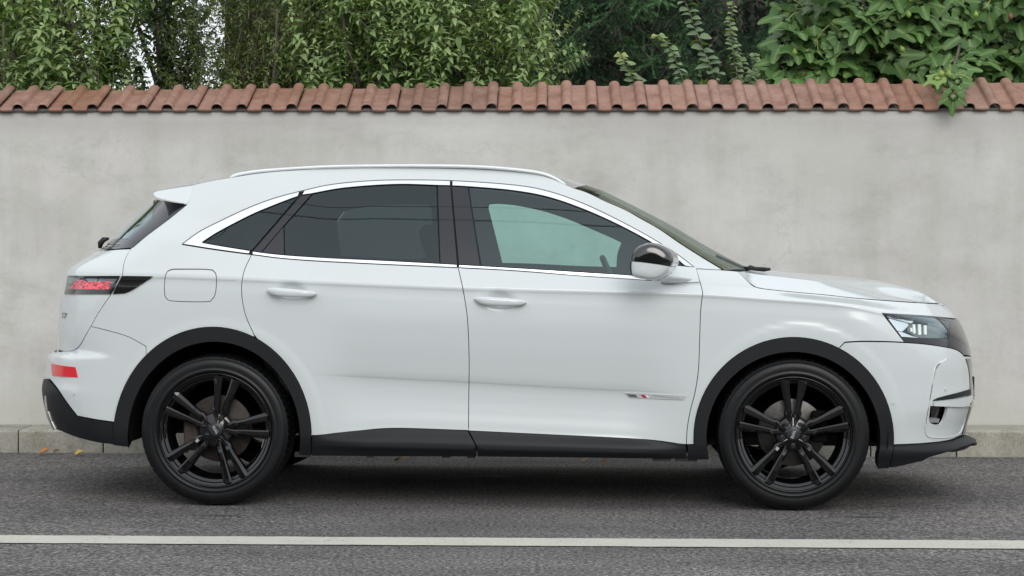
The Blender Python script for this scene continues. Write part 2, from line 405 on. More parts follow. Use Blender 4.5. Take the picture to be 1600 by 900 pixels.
def both(name, parts, mat, parents, **k):
    a = panel(name, parts, mat, parents[0], **k); me = a.data
    V = np.array([v.co for v in me.vertices]); V[:, 1] = 2*YC-V[:, 1]
    F = [tuple(p.vertices)[::-1] for p in me.polygons]
    N = np.zeros((len(V), 3)); cn = np.array([c.vector for c in me.corner_normals]); li = np.array([l.vertex_index for l in me.loops]); N[li] = cn; N[:, 1] *= -1
    b = mesh_obj(name, V, F, list(me.materials), parents[1], normals=N); return a, b
def surf_line(pts, off=0, n=8):
    q = inv(smooth_pts(pts, n=n)); return S(q[:, 0], q[:, 1])+SN(q[:, 0], q[:, 1])*off
def resample(P, n):
    P = np.asarray(P); s = np.concatenate([[0], np.cumsum(np.linalg.norm(np.diff(P, axis=0), axis=1))])
    t = np.linspace(0, s[-1], n); return np.stack([np.interp(t, s, P[:, k]) for k in range(P.shape[1])], 1)
def ellipse(cx, cy, rx, ry, a0, a1, n=40):
    a = np.radians(np.linspace(a0, a1, n)); return [(cx+rx*math.cos(t), cy-ry*math.sin(t)) for t in a]
# ------------------------------------------------------------------ THE CAR
car = empty('parked_car', tuple(CAR_O), (0, TILT, -math.atan(80/F_PX)))
tag(car, 'white family SUV with black wheels, black arch cladding and roof rails, parked by the wall', 'car')
# handle dishes pressed into the doors
_S0 = S
HAND = [inv([(456, 455)])[0], inv([(782, 469)])[0]]
def S(u, v):
    p = _S0(u, v); u = np.asarray(u, float); v = np.asarray(v, float)
    for hu, hv in HAND:
        e = ((u-hu)/.062)**2+((v-hv)/.036)**2
        p[..., 1] += .017*np.exp(-np.minimum(e, 20)**1.6*1.2)
    return p
CO = [(284,381.5),(311,362),(342,346),(387,325),(430,309),(474,297.5),(515,288.5),(567,283),(620,281),(704,282),(800,288.5),(855,298),(911,317.5),(967,344),(1022,374),(1061,399),(1087,419)]
CI = [(317,378.5),(342,362.5),(389,338),(420,324.5),(466,307),(487,303),(539,294),(617,288.5),(683,290),(731,292),(800,298),(855,308),(911,327),(967,352),(1014,377),(1050,399.5),(1070,416)]
CBI = [(317,379),(393,392),(443,398),(511,402.5),(594,406.5),(714,413),(800,418),(911,425),(989,430),(1015,432)]
CBO = [(284,382),(334,390),(393,398),(451,405),(539,410.5),(714,418.5),(800,423),(911,431.5),(994,437),(1015,438.5)]
ROOFL = [(301,289),(330,282.5),(362,277),(410,270),(462,265.8),(515,262.8),(602,261.3),(700,261.4),(760,263.6),(810,267.8),(850,275),(884,288.5),(897,294)]
PIL = [(897,294),(918,301),(945,314),(977,328),(1000,341),(1030,358),(1062,380),(1095,401),(1128,421)]
def between(L, x0, x1):
    """piece of a traced line between two photo columns, ends interpolated"""
    P = smooth_pts(L, n=6); P = P[np.argsort(P[:, 0])]; m = P[(P[:, 0] > x0+.5) & (P[:, 0] < x1-.5)]
    a = (x0, float(np.interp(x0, P[:, 0], P[:, 1]))); b = (x1, float(np.interp(x1, P[:, 0], P[:, 1])))
    return [a]+[tuple(q) for q in m]+[b]
rv = lambda L: list(L)[::-1]
GAP_R = [(393,398),(381,425),(377.5,455),(383,490),(397,523)]
GAP_M = [(716,418.5),(724,455),(730.5,500),(733,560),(732.5,620),(732,673)]
GAP_F = [(1088,420),(1092,435),(1097.5,455),(1097,465),(1094.5,490),(1093,540),(1091,580),(1086,613),(1079,640),(1074,668),(1072.5,694)]
RA_O = lambda a, b, n=30: ellipse(332, 682, 154.5, 171, a, b, n)
RA_I = lambda a, b, n=40: ellipse(335, 683, 134, 149, a, b, n)
FA_O = lambda a, b, n=30: ellipse(1240, 684, 156, 157, a, b, n)
FA_I = lambda a, b, n=40: ellipse(1239, 684, 135, 134, a, b, n)
GAP_T = [(142,510),(155,487),(170,465),(182,447),(191,430),(193,415),(198,400),(206,388)]
RGE = [(206,388),(230,368),(262,344),(292,320)]
FLAP = [(271,420.5),(324,421),(335,425),(338,434),(337,456),(332,467),(322,471.5),(272,470.5),(260,466),(257,456),(258,434),(262,424)]
flap_uv = uvpoly([('s', FLAP+[FLAP[0]])])
# body side: quarter panel, roof side and windscreen pillar in one pressing
side_parts = [('l', rv(between(CO, 284.5, 1087))), ('s', [(284.5,382),(334,390),(393,398)]), ('s', GAP_R), ('l', RA_O(65, 132)),
              ('s', [(228,541),(200,526),(170,517),(142,510)]), ('s', GAP_T), ('s', RGE), ('s', [(292,320),(298,305),(301,289)]),
              ('s', ROOFL), ('s', PIL), ('l', [(1120,421.5),(1088,419.5)])]
qp = both('body_side_panel', side_parts, M['paint'], (car, car), holes=(flap_uv,), res=.024)
panel('fuel_flap', None, M['paint'], qp[0], uv=flap_uv, res=.016)
# ---- rear door
def door_parts(): return [('s', GAP_R[::-1][:0] + GAP_R), ('l', RA_O(65, 0)[1:]), ('s', [(487,680),(505,679),(560,673),(620,669),(732,672.5)]), ('s', rv(GAP_M)), ('s', rv([p for p in CBO if 393 <= p[0] <= 714]))]
HX = lambda c, r: np.stack(np.meshgrid(np.linspace(c[0]-.1, c[0]+.1, 26), np.linspace(c[1]-.065, c[1]+.065, 19), indexing='ij'), -1).reshape(-1, 2)
_dist_b = dist_b
rd = both('rear_door', door_parts(), M['paint'], (car, car), res=.013)
fdp = [('s', GAP_M[::-1][::-1]), ('s', [(732,673),(860,679),(1000,686),(1060,693),(1072.5,694)]), ('s', rv(GAP_F)), ('l', [(1055,417),(1040,432),(1018,438)]), ('s', rv([(714,418.5),(800,423),(911,431.5),(994,437),(1018,438.7)]))]
fd = both('front_door', fdp, M['paint'], (car, car), res=.013)
# door cladding
both('sill_cladding', [('s', [(487.5,680),(505,679),(560,673),(620,669),(680,670),(731,673)]), ('l', [(731,673),(744,697),(745,713),(487.5,712)])], M['plastic'], rd, off=.004, res=.03)
both('sill_cladding', [('s', [(732,673),(860,679),(1000,686),(1060,693),(1072,694.5)]), ('l', [(1073,716.5),(746,713),(745,697)])], M['plastic'], fd, off=.004, res=.03)
# fender
fp = [('l', [(1088,420),(1128,422),(1153,424)]), ('s', [(1153,424),(1165,436),(1176,446),(1190,451),(1240,456.5),(1290,461),(1335,466),(1400,471),(1467,475)]),
      ('s', [(1467,475),(1482,484),(1494,498)]), ('s', [(1494,498),(1440,493),(1378,489)]), ('l', [(1378,489),(1413,534.5),(1320,534.5)]), ('l', FA_O(63, 180)), ('l', [(1084,694),(1072.5,694)]), ('s', rv(GAP_F))]
both('front_fender', fp, M['paint'], (car, car), res=.02)
# front bumper with a real opening for the fog lamp
FOG = [(1454,635),(1466,635),(1479,636.5),(1478,648),(1473,660),(1467,664),(1456,661.5),(1452,656),(1453,644)]
fog_uv = uvpoly([('s', FOG+[FOG[0]])])
bp = [('s', [(1413,535.5),(1440,537.5),(1470,541.5),(1494,547),(1506,557),(1512,573),(1514.5,590),(1515,609)]), ('s', [(1515,609),(1517,620),(1515.5,632),(1511,650),(1506,668),(1502,680)]),
      ('s', [(1502,680),(1480,688),(1440,692.5),(1396,694.5)]), ('l', FA_O(-4, 63)), ('l', [(1320,535.5)])]
fb = panel('front_bumper', bp, M['paint'], car, sides='sym', holes=(fog_uv,), res=.016)
NOSE = [('s', [(1467,475),(1482,484),(1495,498.5)]), ('uv', [cen(499, False), cen(468, False)])]
panel('nose_panel', NOSE, M['paint'], car, sides='sym', res=.03)
# black front mask: lamp surround and grille
LENS = [(1384,491.5),(1410,493),(1440,495),(1465,498.5),(1482,503),(1482.5,515),(1482,528.5),(1450,528),(1410,526.5)]
lens_uv = uvpoly([('l', LENS)])
mask = [('s', [(1379,489.5),(1440,493.5),(1495,499)]), ('uv', [cen(499.5, False), cen(680, False)]), ('l', [(1503,681),(1507,668),(1512,650),(1516,632),(1517.5,618),(1516,609)]),
        ('s', rv([(1413,535),(1440,537),(1470,541),(1495,546.5),(1507,556.5),(1513,573),(1515.5,590),(1516,609)]))]
gr = panel('grille', mask, M['pillar'], car, sides='sym', holes=(lens_uv,), res=.022)
def hl(name, pts, mat, par, off, **k): return both(name, [('l', pts)], mat, par, off=off, gap=0, **k)
hb = hl('headlight', [(1376,487),(1440,490),(1488,497),(1490,532),(1410,531)], M['cavity'], (car, car), -.045, flange=0, res=.03)
hl('reflector', [(1384,491),(1431,494),(1422,508),(1413,517),(1405,516)], M['brightchrome'], hb, -.018, flange=.01)
hl('reflector', [(1402,516),(1412,517),(1430,524),(1440,526.5),(1409,525)], M['brightchrome'], hb, -.024, flange=.006)
hl('lamp_panel', [(1432,495),(1482,501),(1482,528),(1440,527),(1424,515),(1424,506)], simple('lamp_grey', (.16,.18,.18), .3, coat=.5), hb, -.030, flange=0)
for k, (x, y0, y1, w) in enumerate([(1426.5,511,517,1.3),(1431,506,520,1.6),(1439.5,505,522,2.0),(1448.5,506,521.5,1.7)]):
    hl('led_bar', [(x-w,y0),(x+w,y0),(x+w+.8,y1),(x-w+.8,y1)], M['white_lit'], hb, -.012, flange=.006)
hl('lamp_hood', [(1431,498.5),(1452,500),(1452,504),(1446,502.5),(1438,502),(1430,504)], M['cavity'], hb, -.010, flange=.01)
both('lamp_lens', None, M['lens'], hb, uv=lens_uv, off=.001, flange=0, res=.03, gap=.0005)
both('fog_recess', [('l', [(1450,633),(1482,634),(1481,650),(1474,666),(1454,665),(1450,658)])], M['cavity'], (fb, fb), off=-.06, flange=0, gap=0)
both('fog_lamp', [('s', [(1463,636),(1478,637),(1476,650),(1472,659),(1464,659),(1462,648),(1463,636)])], M['gloss'], (fb, fb), off=-.03, flange=.02, gap=0)
both('fog_lamp_rim', [('l', [(1453,657),(1463,655),(1472,656),(1470,662),(1458,662)])], simple('grey_gloss', (.25,.26,.28), .2, coat=1), (fb, fb), off=-.015, flange=.02, gap=0)
both('intake_blade', [('s', [(1457,626),(1464,622),(1478,618),(1498,613),(1515,608)]), ('l', [(1515.5,616)]), ('s', [(1515.5,616),(1498,621),(1480,624),(1457,626.3)])], M['plastic'], (fb, fb), off=.006, gap=0, flange=.012, res=.015)
both('intake_fin', [('s', [(1457,628),(1480,626),(1500,622),(1516,617)]), ('l', [(1516,624)]), ('s', [(1516,624),(1508,633),(1500,635.5),(1480,635),(1457,634)])], M['paint'], (fb, fb), off=.014, gap=0, flange=.02, res=.012)
strip = [(1480,560.5),(1468,566),(1461,575),(1457,592),(1453,615),(1449,640),(1446.5,655),(1446,666)]
P = smooth_pts(strip, n=6); w_ = np.interp(np.arange(len(P)), [0, 6, 12, 30, len(P)-1], [.4, 2.4, 1.9, 1.4, .5])
both('chrome_strip', [('l', [tuple(p) for p in P]), ('l', [(p[0]+a, p[1]+a*.5) for p, a in list(zip(P, w_))[::-1]])], M['brightchrome'], (fb, fb), off=.003, gap=0, flange=.004, res=.02)
# C-shaped edge of the air curtain: a soft pressed step
P = smooth_pts([(1445,664),(1445.5,676),(1450,682.5),(1462,684.5),(1480,684),(1494,681),(1502,674),(1508,655)], n=6)
both('curtain_edge', [('l', [tuple(p) for p in P]), ('l', [(p[0]+(1.2 if i < 12 else -.3), p[1]-1.3) for i, p in list(enumerate(P))[::-1]])], M['paint'], (fb, fb), off=.004, gap=0, flange=.006, res=.02)
for q, par, sd_ in (((1396,629.5), fb, 1), ((1478,608), fb, 1)):
    both('parking_sensor', [('l', ellipse(q[0], q[1], 2.6, 2.9, 0, 345, 14))], M['paint'], (par, par), off=.0035, gap=0, flange=.005)
lip = [('s', [(1396,695.5),(1440,693.5),(1480,689),(1503,681.5)]), ('l', [(1507,679),(1521,687)]), ('uv', [cen(687, False), cen(698, False)]), ('s', [(1519,694),(1490,703),(1450,713.5)]), ('l', [(1441,719),(1400,728.5),(1389,730)])]
panel('front_lip', lip, M['plastic'], car, sides='sym', off=.008, res=.022, flange=.05)
c0 = cl(1519.5, 606, .70)
box('number_plate', (c0[0], YC, (cl(1520,586,.7)[2]+cl(1520,626,.7)[2])/2), (.014, .52, .115), M['plastic2'], car, bev=.002)
# arches
ra = both('rear_arch_cladding', [('l', RA_O(-2, 183, 60)), ('l', [(178,694),(202,697)]), ('l', RA_I(186, -11, 60)), ('l', [(468,711.5),(487,711.5)])], M['plastic'], (car, car), off=.012, res=.02, flange=.06)
fa = both('front_arch_cladding', [('l', FA_O(-4, 183, 60)), ('l', [(1084,695),(1074,695.5),(1074.5,716.5),(1107,716.5)]), ('l', FA_I(194, -14, 60)), ('l', [(1370,731),(1388.5,730)])], M['plastic'], (car, car), off=.012, res=.02, flange=.06)
# rear bumper
rb = panel('rear_bumper', [('s', [(142,510),(170,517),(200,526),(228,541)]), ('l', RA_O(132, 172, 14)), ('l', [(178,660)]), ('s', [(178,659.5),(150,655.5),(121,650)]), ('s', [(121,650),(105,629),(90,607),(77,591)]),
     ('uv', [cen(591, True), cen(551, True)]), ('s', [(82,552.5),(90,549.5),(104,549.5),(115,547.5),(125,540),(134,524),(142,510)])], M['paint'], car, sides='sym', res=.018)
both('reflector', [('l', [(80.5,567.5),(118,573.5),(122,589.5),(82,587)])], M['redlens'], (rb, rb), off=.003, res=.02, gap=0, flange=.01)
both('parking_sensor', [('l', ellipse(114.5, 614.5, 2.6, 3.0, 0, 345, 14))], M['paint'], (rb, rb), off=.0035, gap=0, flange=.005)
panel('rear_lower_cladding', [('s', [(76,592),(90,608),(105,630),(121,650.5)]), ('s', [(121,650.5),(150,656),(178,660)]), ('l', [(178,694)]), ('s', [(178,694),(150,690),(120,682),(90,670)]), ('uv', [cen(670, True), cen(592, True)])], M['plastic'], car, sides='sym', off=.006, res=.022, flange=.05)
panel('bumper_accent', [('l', [(73,618),(74.8,618),(78,642),(89,669),(86,671),(76,650),(73,634)])], M['chrome'], rb, off=.010, gap=0, flange=.01, res=.012)
# tailgate
tg = panel('tailgate', [('s', GAP_T), ('s', [(206,388.5),(180,389.8),(160,392)]), ('uv', [cen(393, True), cen(549, True)]), ('s', [(101,549),(115,547),(124,540),(134,523),(142,510)])], M['paint'], car, sides='sym', res=.02)
both('quarter_light_trim', [('s', rv(RGE)), ('l', [(206,388)]), ('s', [(206,387.6),(192,388.5),(178,389.5)]), ('s', [(178,389.5),(200,373),(222,355),(236,341),(239,325),(242,311)]), ('l', [(243,310),(292,319)])], M['pillar'], (tg, tg), off=-.001, res=.025)
panel('rear_window', [('s', [(240,311),(239,325),(236,341),(222,355),(200,373),(177,389.7)]), ('l', [(160,391.5)]), ('uv', [cen(392, True), cen(312, True)])], M['privacy'], tg, sides='sym', off=-.003, res=.03, flange=0)
# tail lamps
tl = both('tail_lamp', [('l', [(108,430.5),(189,430.5),(175,460),(101.5,460)])], M['gloss'], (tg, tg), off=.007, res=.02, flange=.02)
tred, t_, b_ = newmat('red_crystal_lamp')
tc = t_.nodes.new('ShaderNodeTexCoord'); vo = t_.nodes.new('ShaderNodeTexVoronoi'); vo.feature = 'DISTANCE_TO_EDGE'; vo.inputs['Scale'].default_value = 38
mp = t_.nodes.new('ShaderNodeMapping'); mp.inputs['Scale'].default_value = (1, 1, 2.2); t_.links.new(tc.outputs['Object'], mp.inputs[0]); t_.links.new(mp.outputs[0], vo.inputs['Vector'])
cr = t_.nodes.new('ShaderNodeValToRGB'); cr.color_ramp.elements[0].position = .02; cr.color_ramp.elements[0].color = (.85, .06, .08, 1); cr.color_ramp.elements[1].position = .16; cr.color_ramp.elements[1].color = (.22, .001, .006, 1)
t_.links.new(vo.outputs[0], cr.inputs[0]); t_.links.new(cr.outputs[0], b_.inputs['Base Color']); t_.links.new(cr.outputs[0], b_.inputs['Emission Color']); b_.inputs['Emission Strength'].default_value = .6; b_.inputs['Roughness'].default_value = .25
both('lamp_reflector', [('l', [(112,433.5),(184,435),(179,443),(110,443),(109,447)])], simple('lamp_silver', (.30,.31,.33), .25, metal=.3), tl, off=.009, gap=0, flange=.004)
both('lamp_reflector', [('l', [(127,433.5),(136,434),(139,440),(131,442),(127,440)])], M['cavity'], tl, off=.0105, gap=0, flange=.002)
both('lamp_divider', [('l', [(154.5,433),(155.5,433),(155,442),(154,442)])], M['cavity'], tl, off=.0105, gap=0, flange=.002)
both('lamp_element', [('s', [(117,441),(130,438),(138,440),(155,440.5),(175,439.5)]), ('l', [(171,452.5),(114,451.5),(112,448),(119,445)])], tred, tl, off=.011, gap=0, flange=.004, res=.012)
both('lamp_lens', [('l', [(111,433),(185,434),(173,453.5),(110,453)])], M['lens'], tl, off=.016, gap=0, flange=0)
both('tail_lamp_extension', [('l', [(191,430.5),(240.5,431.5)]), ('s', [(240.5,431.5),(222,445),(205,455),(195,459)]), ('l', [(176,460)])], M['gloss'], qp, off=.007, res=.02, flange=.02)
# chrome window surround, pillars, glass
GP_ = dict(gap=.001, flange=.008, res=.03); G_ = dict(gap=.0034, flange=.008, res=.03)
both('chrome_trim', [('l', between(CO, 284.5, 469)), ('l', [(466,306.6)]), ('l', rv(between(CI, 317, 465))), ('s', [(317,379),(345,384),(392,391.6)]), ('l', [(389,397)]), ('s', [(389,397),(334,389.5),(284.5,381.8)])], M['chrome'], qp, off=.001, **G_)
both('chrome_trim', [('l', between(CO, 475, 704)), ('l', [(704,290.5),(683,290)]), ('l', rv(between(CI, 471, 683)))], M['chrome'], rd, off=.001, **G_)
both('chrome_trim', [('l', between(CBI, 394, 714)), ('l', [(715,418)]), ('l', rv(between(CBO, 394, 714)))], M['chrome'], rd, off=.001, **G_)
both('chrome_trim', [('l', between(CO, 706, 1086)), ('l', [(1070,416)]), ('l', rv(between(CI, 706, 1068)))], M['chrome'], fd, off=.001, **G_)
both('chrome_trim', [('l', between(CBI, 716, 1012)), ('l', [(1012,438)]), ('l', rv(between(CBO, 717, 1010)))], M['chrome'], fd, off=.001, **G_)
both('quarter_window', [('l', between(CI, 318, 465)), ('l', [(393.5,391.4)]), ('s', [(393,391.6),(345,384),(318,379)])], M['privacy'], qp, off=-.003, gap=.0025, flange=0, res=.03)
both('pillar_trim', [('l', [(469.5,306.5),(487,303),(443,353),(408,394),(395.5,392)])], M['pillar'], rd, off=-.001, **GP_)
both('pillar_trim', [('l', [(443,354),(444,398),(409,394.5)])], M['pillar'], rd, off=0, **GP_)
both('door_window', [('l', between(CI, 489, 682)), ('l', [(687,410.5)]), ('l', rv(between(CBI, 445, 686))), ('l', [(444,353)])], M['privacy'], rd, off=-.004, gap=.002, flange=0, res=.04)
both('pillar_trim', [('l', [(684,290.5),(704,291),(714.5,413),(688,411.5)])], M['pillar'], rd, off=-.001, **GP_)
both('pillar_trim', [('l', [(706,291),(731,292.5),(750,415),(717,413)])], M['pillar'], fd, off=-.001, **GP_)
both('door_window', [('l', between(CI, 732.5, 1068)), ('l', [(1052,418),(1040,428),(1012,432)]), ('l', rv(between(CBI, 752, 1011)))], M['glass'], fd, off=-.004, gap=.002, flange=0, res=.04)
both('sail_trim', [('l', [(1049,404),(1068,416.5),(1050,416)])], M['pillar'], fd, off=.001, gap=0)
# structure behind the gaps, and the cabin lining
allw = [('l', between(CI, 319, 1066)), ('l', [(1050,418),(1040,428),(1012,432)]), ('l', rv(between(CBI, 319, 1011)))]
def ho(parts): return uvpoly(parts)
gq = ho([('l', between(CI, 322, 462)), ('l', [(393,390)]), ('s', [(390,390),(345,383),(324,379)])])
grw = ho([('l', between(CI, 490, 680)), ('l', [(685,409)]), ('l', rv(between(CBI, 447, 684))), ('l', [(446,355)])])
gfw = ho([('l', between(CI, 734, 1064)), ('l', [(1045,418),(1010,430)]), ('l', rv(between(CBI, 753, 1009)))])
outer = uvpoly([('s', [(215,388),(262,350),(296,320),(310,296),(362,281),(462,271),(602,267),(700,267),(810,274),(880,294)]), ('s', [(890,297),(945,320),(1000,347),(1062,386),(1115,421)]), ('l', [(1120,440),(1085,530),(1068,690),(495,680),(480,600),(440,540),(390,505),(330,500),(240,520),(205,470),(205,420)])])
panel('inner_frame', None, M['trim'], car, uv=outer, off=-.022, holes=(gq, grw, gfw), gap=0, flange=0, res=.05, sides='near')
def mirpx(pts):                      # opening seen on the far flank -> same place on the near flank
    P = np.array([cl(a, b, 2*YC-.16) for a, b in pts]); P[:, 1] = .16; return [tuple(q) for q in to_cam(P)]
ffar = uvpoly([('s', mirpx([(768,314.5),(784,314),(810,316.5),(850,325),(890,338),(930,355),(955,366),(972,374)])), ('s', mirpx([(972,374),(968,384),(965,395),(964,412.5)])), ('l', mirpx([(783,406)])), ('l', mirpx([(766,320)]))])
rfar = uvpoly([('s', mirpx([(528,345),(533,333),(545,325),(580,318),(630,315),(668,315),(678,318)])), ('l', mirpx([(676,360),(664,401)])), ('l', mirpx([(528,394)]))])
panel('inner_frame', None, M['trim'], car, uv=outer, off=-.045, holes=(rfar, ffar), gap=0, flange=0, res=.05, sides='far')
# lower inner body so that panel gaps stay dark
low = uvpoly([('l', [(120,470),(205,470),(240,520),(190,560),(150,640),(110,640),(100,560)])])
both('inner_tail', None, M['cavity'], (car, car), uv=low, off=-.03, gap=0, flange=0, res=.05)
nos = uvpoly([('l', [(1120,440),(1180,455),(1335,470),(1460,480),(1480,560),(1490,640),(1440,685),(1400,680),(1395,600),(1330,540),(1240,520),(1150,545),(1095,620),(1080,600),(1100,500)])])
both('inner_nose', None, M['cavity'], (car, car), uv=nos, off=-.10, gap=0, flange=0, res=.05)
# ---- roof, windscreen, bonnet
E = surf_line(ROOFL, -.001); E = resample(E, 40); cf = cl(918, 291, YC); xr = np.linspace(E[0, 0]-.03, cf[0], 40)
tt = (E[:, 0]-E[0, 0])/(E[-1, 0]-E[0, 0]); Cz = E[:, 2]+.030+.012*np.sin(np.pi*tt)-.006*(1-tt); Cz = np.minimum(Cz, 1.652); Cz[-1] = cf[2]
Cz[-4:] = np.linspace(Cz[-4], cf[2], 4)
def across(E, C, n=14, p=2.2):
    rows = []
    s = np.linspace(0, 1, n); f = 1-(1-s)**p
    for e, c in zip(E, C):
        h = np.stack([e[0]+(c[0]-e[0])*f, e[1]+(c[1]-e[1])*s, e[2]+(c[2]-e[2])*f], 1)
        g = h[::-1][1:].copy(); g[:, 1] = 2*YC-g[:, 1]; rows.append(np.concatenate([h, g]))
    return rows
C_ = np.stack([xr, np.full(40, YC), Cz], 1)
roof = loft('roof', across(E, C_), M['paint'], car)
loft('headliner', [r-np.array([0, 0, .018]) for r in across(E, C_)], M['headliner'], car)
ditch = surf_line([(a, b+.6) for a, b in ROOFL[2:-1]], .002)
PE = surf_line(PIL, -.003); PE = resample(PE, 24)
PC = resample([cl(a, b, YC) for a, b in smooth_pts([(918,291.5),(944,300.5),(977,316.5),(1000,328),(1050,354.5),(1094,380.5),(1128,399.5),(1150,410.5),(1172,422)], n=5)], 24)
loft('windscreen', across(PE, PC, 14, 2.6), M['screen'], car)
wr = across(PE, PC, 40, 2.6); k = 4
loft('windscreen_band', [np.concatenate([r[:3]]) - np.array([0, 0, .004]) for r in wr], M['pillar'], car)
loft('header_band', [r-np.array([0, 0, .004]) for r in wr[:3]], M['pillar'], car)
HE = surf_line([(1153,424.5),(1165,436),(1176,445.5),(1190,450.3),(1240,455.8),(1290,460.3),(1335,465.2),(1400,470.2),(1467,474.2)], 0); HE = resample(HE, 40)
crp = smooth_pts([(1158,424.5),(1180,428),(1200,430),(1240,434.5),(1283,440),(1339,449.5),(1394,463),(1430,470),(1462,474)], n=6)
crp = resample(crp, 40); HCr = np.array([cl(a, b, HE[i, 1]+.15-.05*i/39) for i, (a, b) in enumerate(crp)])
HC = resample(np.array([cl(a, b, YC) for a, b in smooth_pts([(1180,420.3),(1200,421.6),(1240,425),(1283,428.6),(1330,432.5),(1367,437),(1400,444),(1436,456),(1462,471)], n=6)]), 40)
rows = []
for e, c1, c2 in zip(HE, HCr, HC):
    m1 = c1*.5+c2*.5; m1[2] = c1[2]+(c2[2]-c1[2])*.72; m1[0] = c1[0]+(c2[0]-c1[0])*.75
    a = c1+(e-c1)*.18; b = c1+(m1-c1)*.10
    hh = smooth_pts([e, a, b, m1, c2], n=5); g = hh[::-1][1:].copy(); g[:, 1] = 2*YC-g[:, 1]; rows.append(np.concatenate([hh, g]))
lipr = rows[-1].copy(); lipr[:, 2] -= .03; lipr[:, 0] += .004; rows.append(lipr)
lipr = rows[-1].copy(); lipr[:, 2] -= .05; lipr[:, 0] -= .004; rows.append(lipr)
loft('bonnet', rows, M['paint'], car)
loft('bonnet_underside', [r-np.array([0, 0, .03]) for r in rows[:-6]], M['cavity'], car)
# scuttle and wipers
sc = [np.array([cl(1130, 424, .16), cl(1178, 425, .30), cl(1190, 424, YC)]), np.array([cl(1150, 427, .16), cl(1196, 429, .30), cl(1205, 427, YC)])]
sc = [np.concatenate([r, (r*[1, -1, 1]+[0, 2*YC, 0])[::-1][1:]])-[0, 0, .012] for r in sc]
loft('scuttle', sc, M['plastic2'], car)
tube('wiper', [cl(1166,420.5,.42), cl(1172,417.8,.42), cl(1180,420,.42), cl(1194,421,.40), cl(1203,420.6,.38)], [.006,.012,.010,.011,.007], M['plastic2'], car)
tube('wiper', [cl(1203,420.6,.38)-[.03,0,0], cl(1160,418,.6), cl(1120,400,.75)], .007, M['plastic2'], car)
# roof rails
rl = smooth_pts([(359,279),(368,274),(384,270.6),(410,267.2),(462,263.6),(515,260.8),(602,259.4),(700,259.6),(760,261.6),(810,265.8),(845,271),(868,279.5),(886,291)], n=6)
yr = .29
A = np.array([cl(a, b, yr) for a, b in rl]); fall = np.linspace(0, 1, len(A)); hgt = .0085*np.minimum(1, np.minimum(fall, 1-fall)/.03+.35)
for sgn in (0, 1):
    V, F = tube_arrays(A, hgt, 10); V = V.copy(); V[:, 1] = yr+(V[:, 1]-yr)*1.7
    if sgn: V[:, 1] = 2*YC-V[:, 1]; F = [f[::-1] for f in F]
    mesh_obj('roof_rail', V, F, M['chrome'] if 0 else M['rail'], car)
# spoiler
sp = smooth_pts([(236.5,302.5),(240,299),(262,294.5),(300.5,288.2)], n=4)
sp = [tuple(p) for p in sp]+[(298.5,303),(292.8,319)]+[(262,313.2),(243,308.5),(238,305)]
y0 = float(S(*inv([(293,318)])[0])[1])+.001; yt = float(S(*inv([(300,290)])[0])[1]); shear = (yt-y0)/float(cl(300,290,yt)[2]-cl(293,318,y0)[2])
rings = []
for s in [-.02, 0, .06, .15, .3, .5, .75, 1]:
    y = y0+.012*(s < 0)*0+(YC-y0)*max(s, 0); base = np.array([cl(a, b, y0) for a, b in sp]); c = base.mean(0)
    k_ = .985 if s < 0 else 1
    r = c+(base-c)*k_; r[:, 1] = y+(.010 if s < 0 else 0)*-0+(0.0 if s >= 0 else -.006); f = 1-(1-max(s, 0))**2.2
    r[:, 0] -= .05*f; r[:, 2] += .030*f; rings.append(r)
zb = base[:, 2].min()
for q_, fd_ in ((0, 1), (1, 1), (2, .8), (3, .5), (4, .25)):
    rings[q_][:, 1] = (y0+[-.006, -.001, .03, .10, .2][q_])+fd_*shear*(rings[q_][:, 2]-zb)
rings += [r*[1, -1, 1]+[0, 2*YC, 0] for r in rings[::-1][1:]]
spo = loft('rear_spoiler', rings, M['paint'], car, closed=True, flip=True); me = spo.data
import bmesh
bm = bmesh.new(); bm.from_mesh(me)
for r_ in (0, len(rings)-1): bm.faces.new([bm.verts.ensure_lookup_table() or bm.verts[r_*len(sp)+i] for i in range(len(sp))])
bmesh.ops.recalc_face_normals(bm, faces=bm.faces); bm.to_mesh(me); bm.free()
sm_ = spo.modifiers.new('edge', 'EDGE_SPLIT'); sm_.split_angle = rad(40)
tube('rear_wiper', [cl(156,388,.62), cl(157,380,.62), cl(162,374.5,.62), cl(170,372.5,.62)], [.009,.015,.014,.006], M['plastic2'], tg)
# handles
def handle(parent, x0, y0, x1, y1):
    rows = []
    for k in range(17):
        t = k/16; px = x0+(x1-x0)*t; py = y0+(y1-y0)*t
        hh = np.interp(t, [0, .03, .1, .25, .6, .9, .97, 1], [.15, 2.6, 5.2, 6.6, 6.4, 4.6, 3.0, .3])
        py += np.interp(t, [0, .15, .5, 1], [-1.5, .6, .9, 0])
        dep = np.interp(t, [0, .06, .2, .8, .94, 1], [.004, .016, .030, .030, .016, .004])
        q = cl(px, py, .0); s0 = S(*inv([(px, py)])[0]); hz = hh*9.05/3000
        ys = s0[1] if False else .004
        ring = []
        for a in np.linspace(0, 2*np.pi, 14, endpoint=False):
            ca, sa = math.cos(a), math.sin(a)
            ring.append((q[0], ys-dep+.010*-abs(sa)**.7*np.sign(sa)*0+(.011*(1-abs(ca)**.8*np.sign(1)) if 0 else .011*(-sa)), q[2]+hz*np.sign(ca)*abs(ca)**.75))
        rows.append(np.array(ring))
    return loft('door_handle', rows, M['paint'], parent, closed=True)
def mirror_obj(o, parent):
    me = o.data; V = np.array([v.co for v in me.vertices]); V[:, 1] = 2*YC-V[:, 1]
    return mesh_obj(o.name.split('.')[0], V, [tuple(p.vertices)[::-1] for p in me.polygons], list(me.materials), parent)
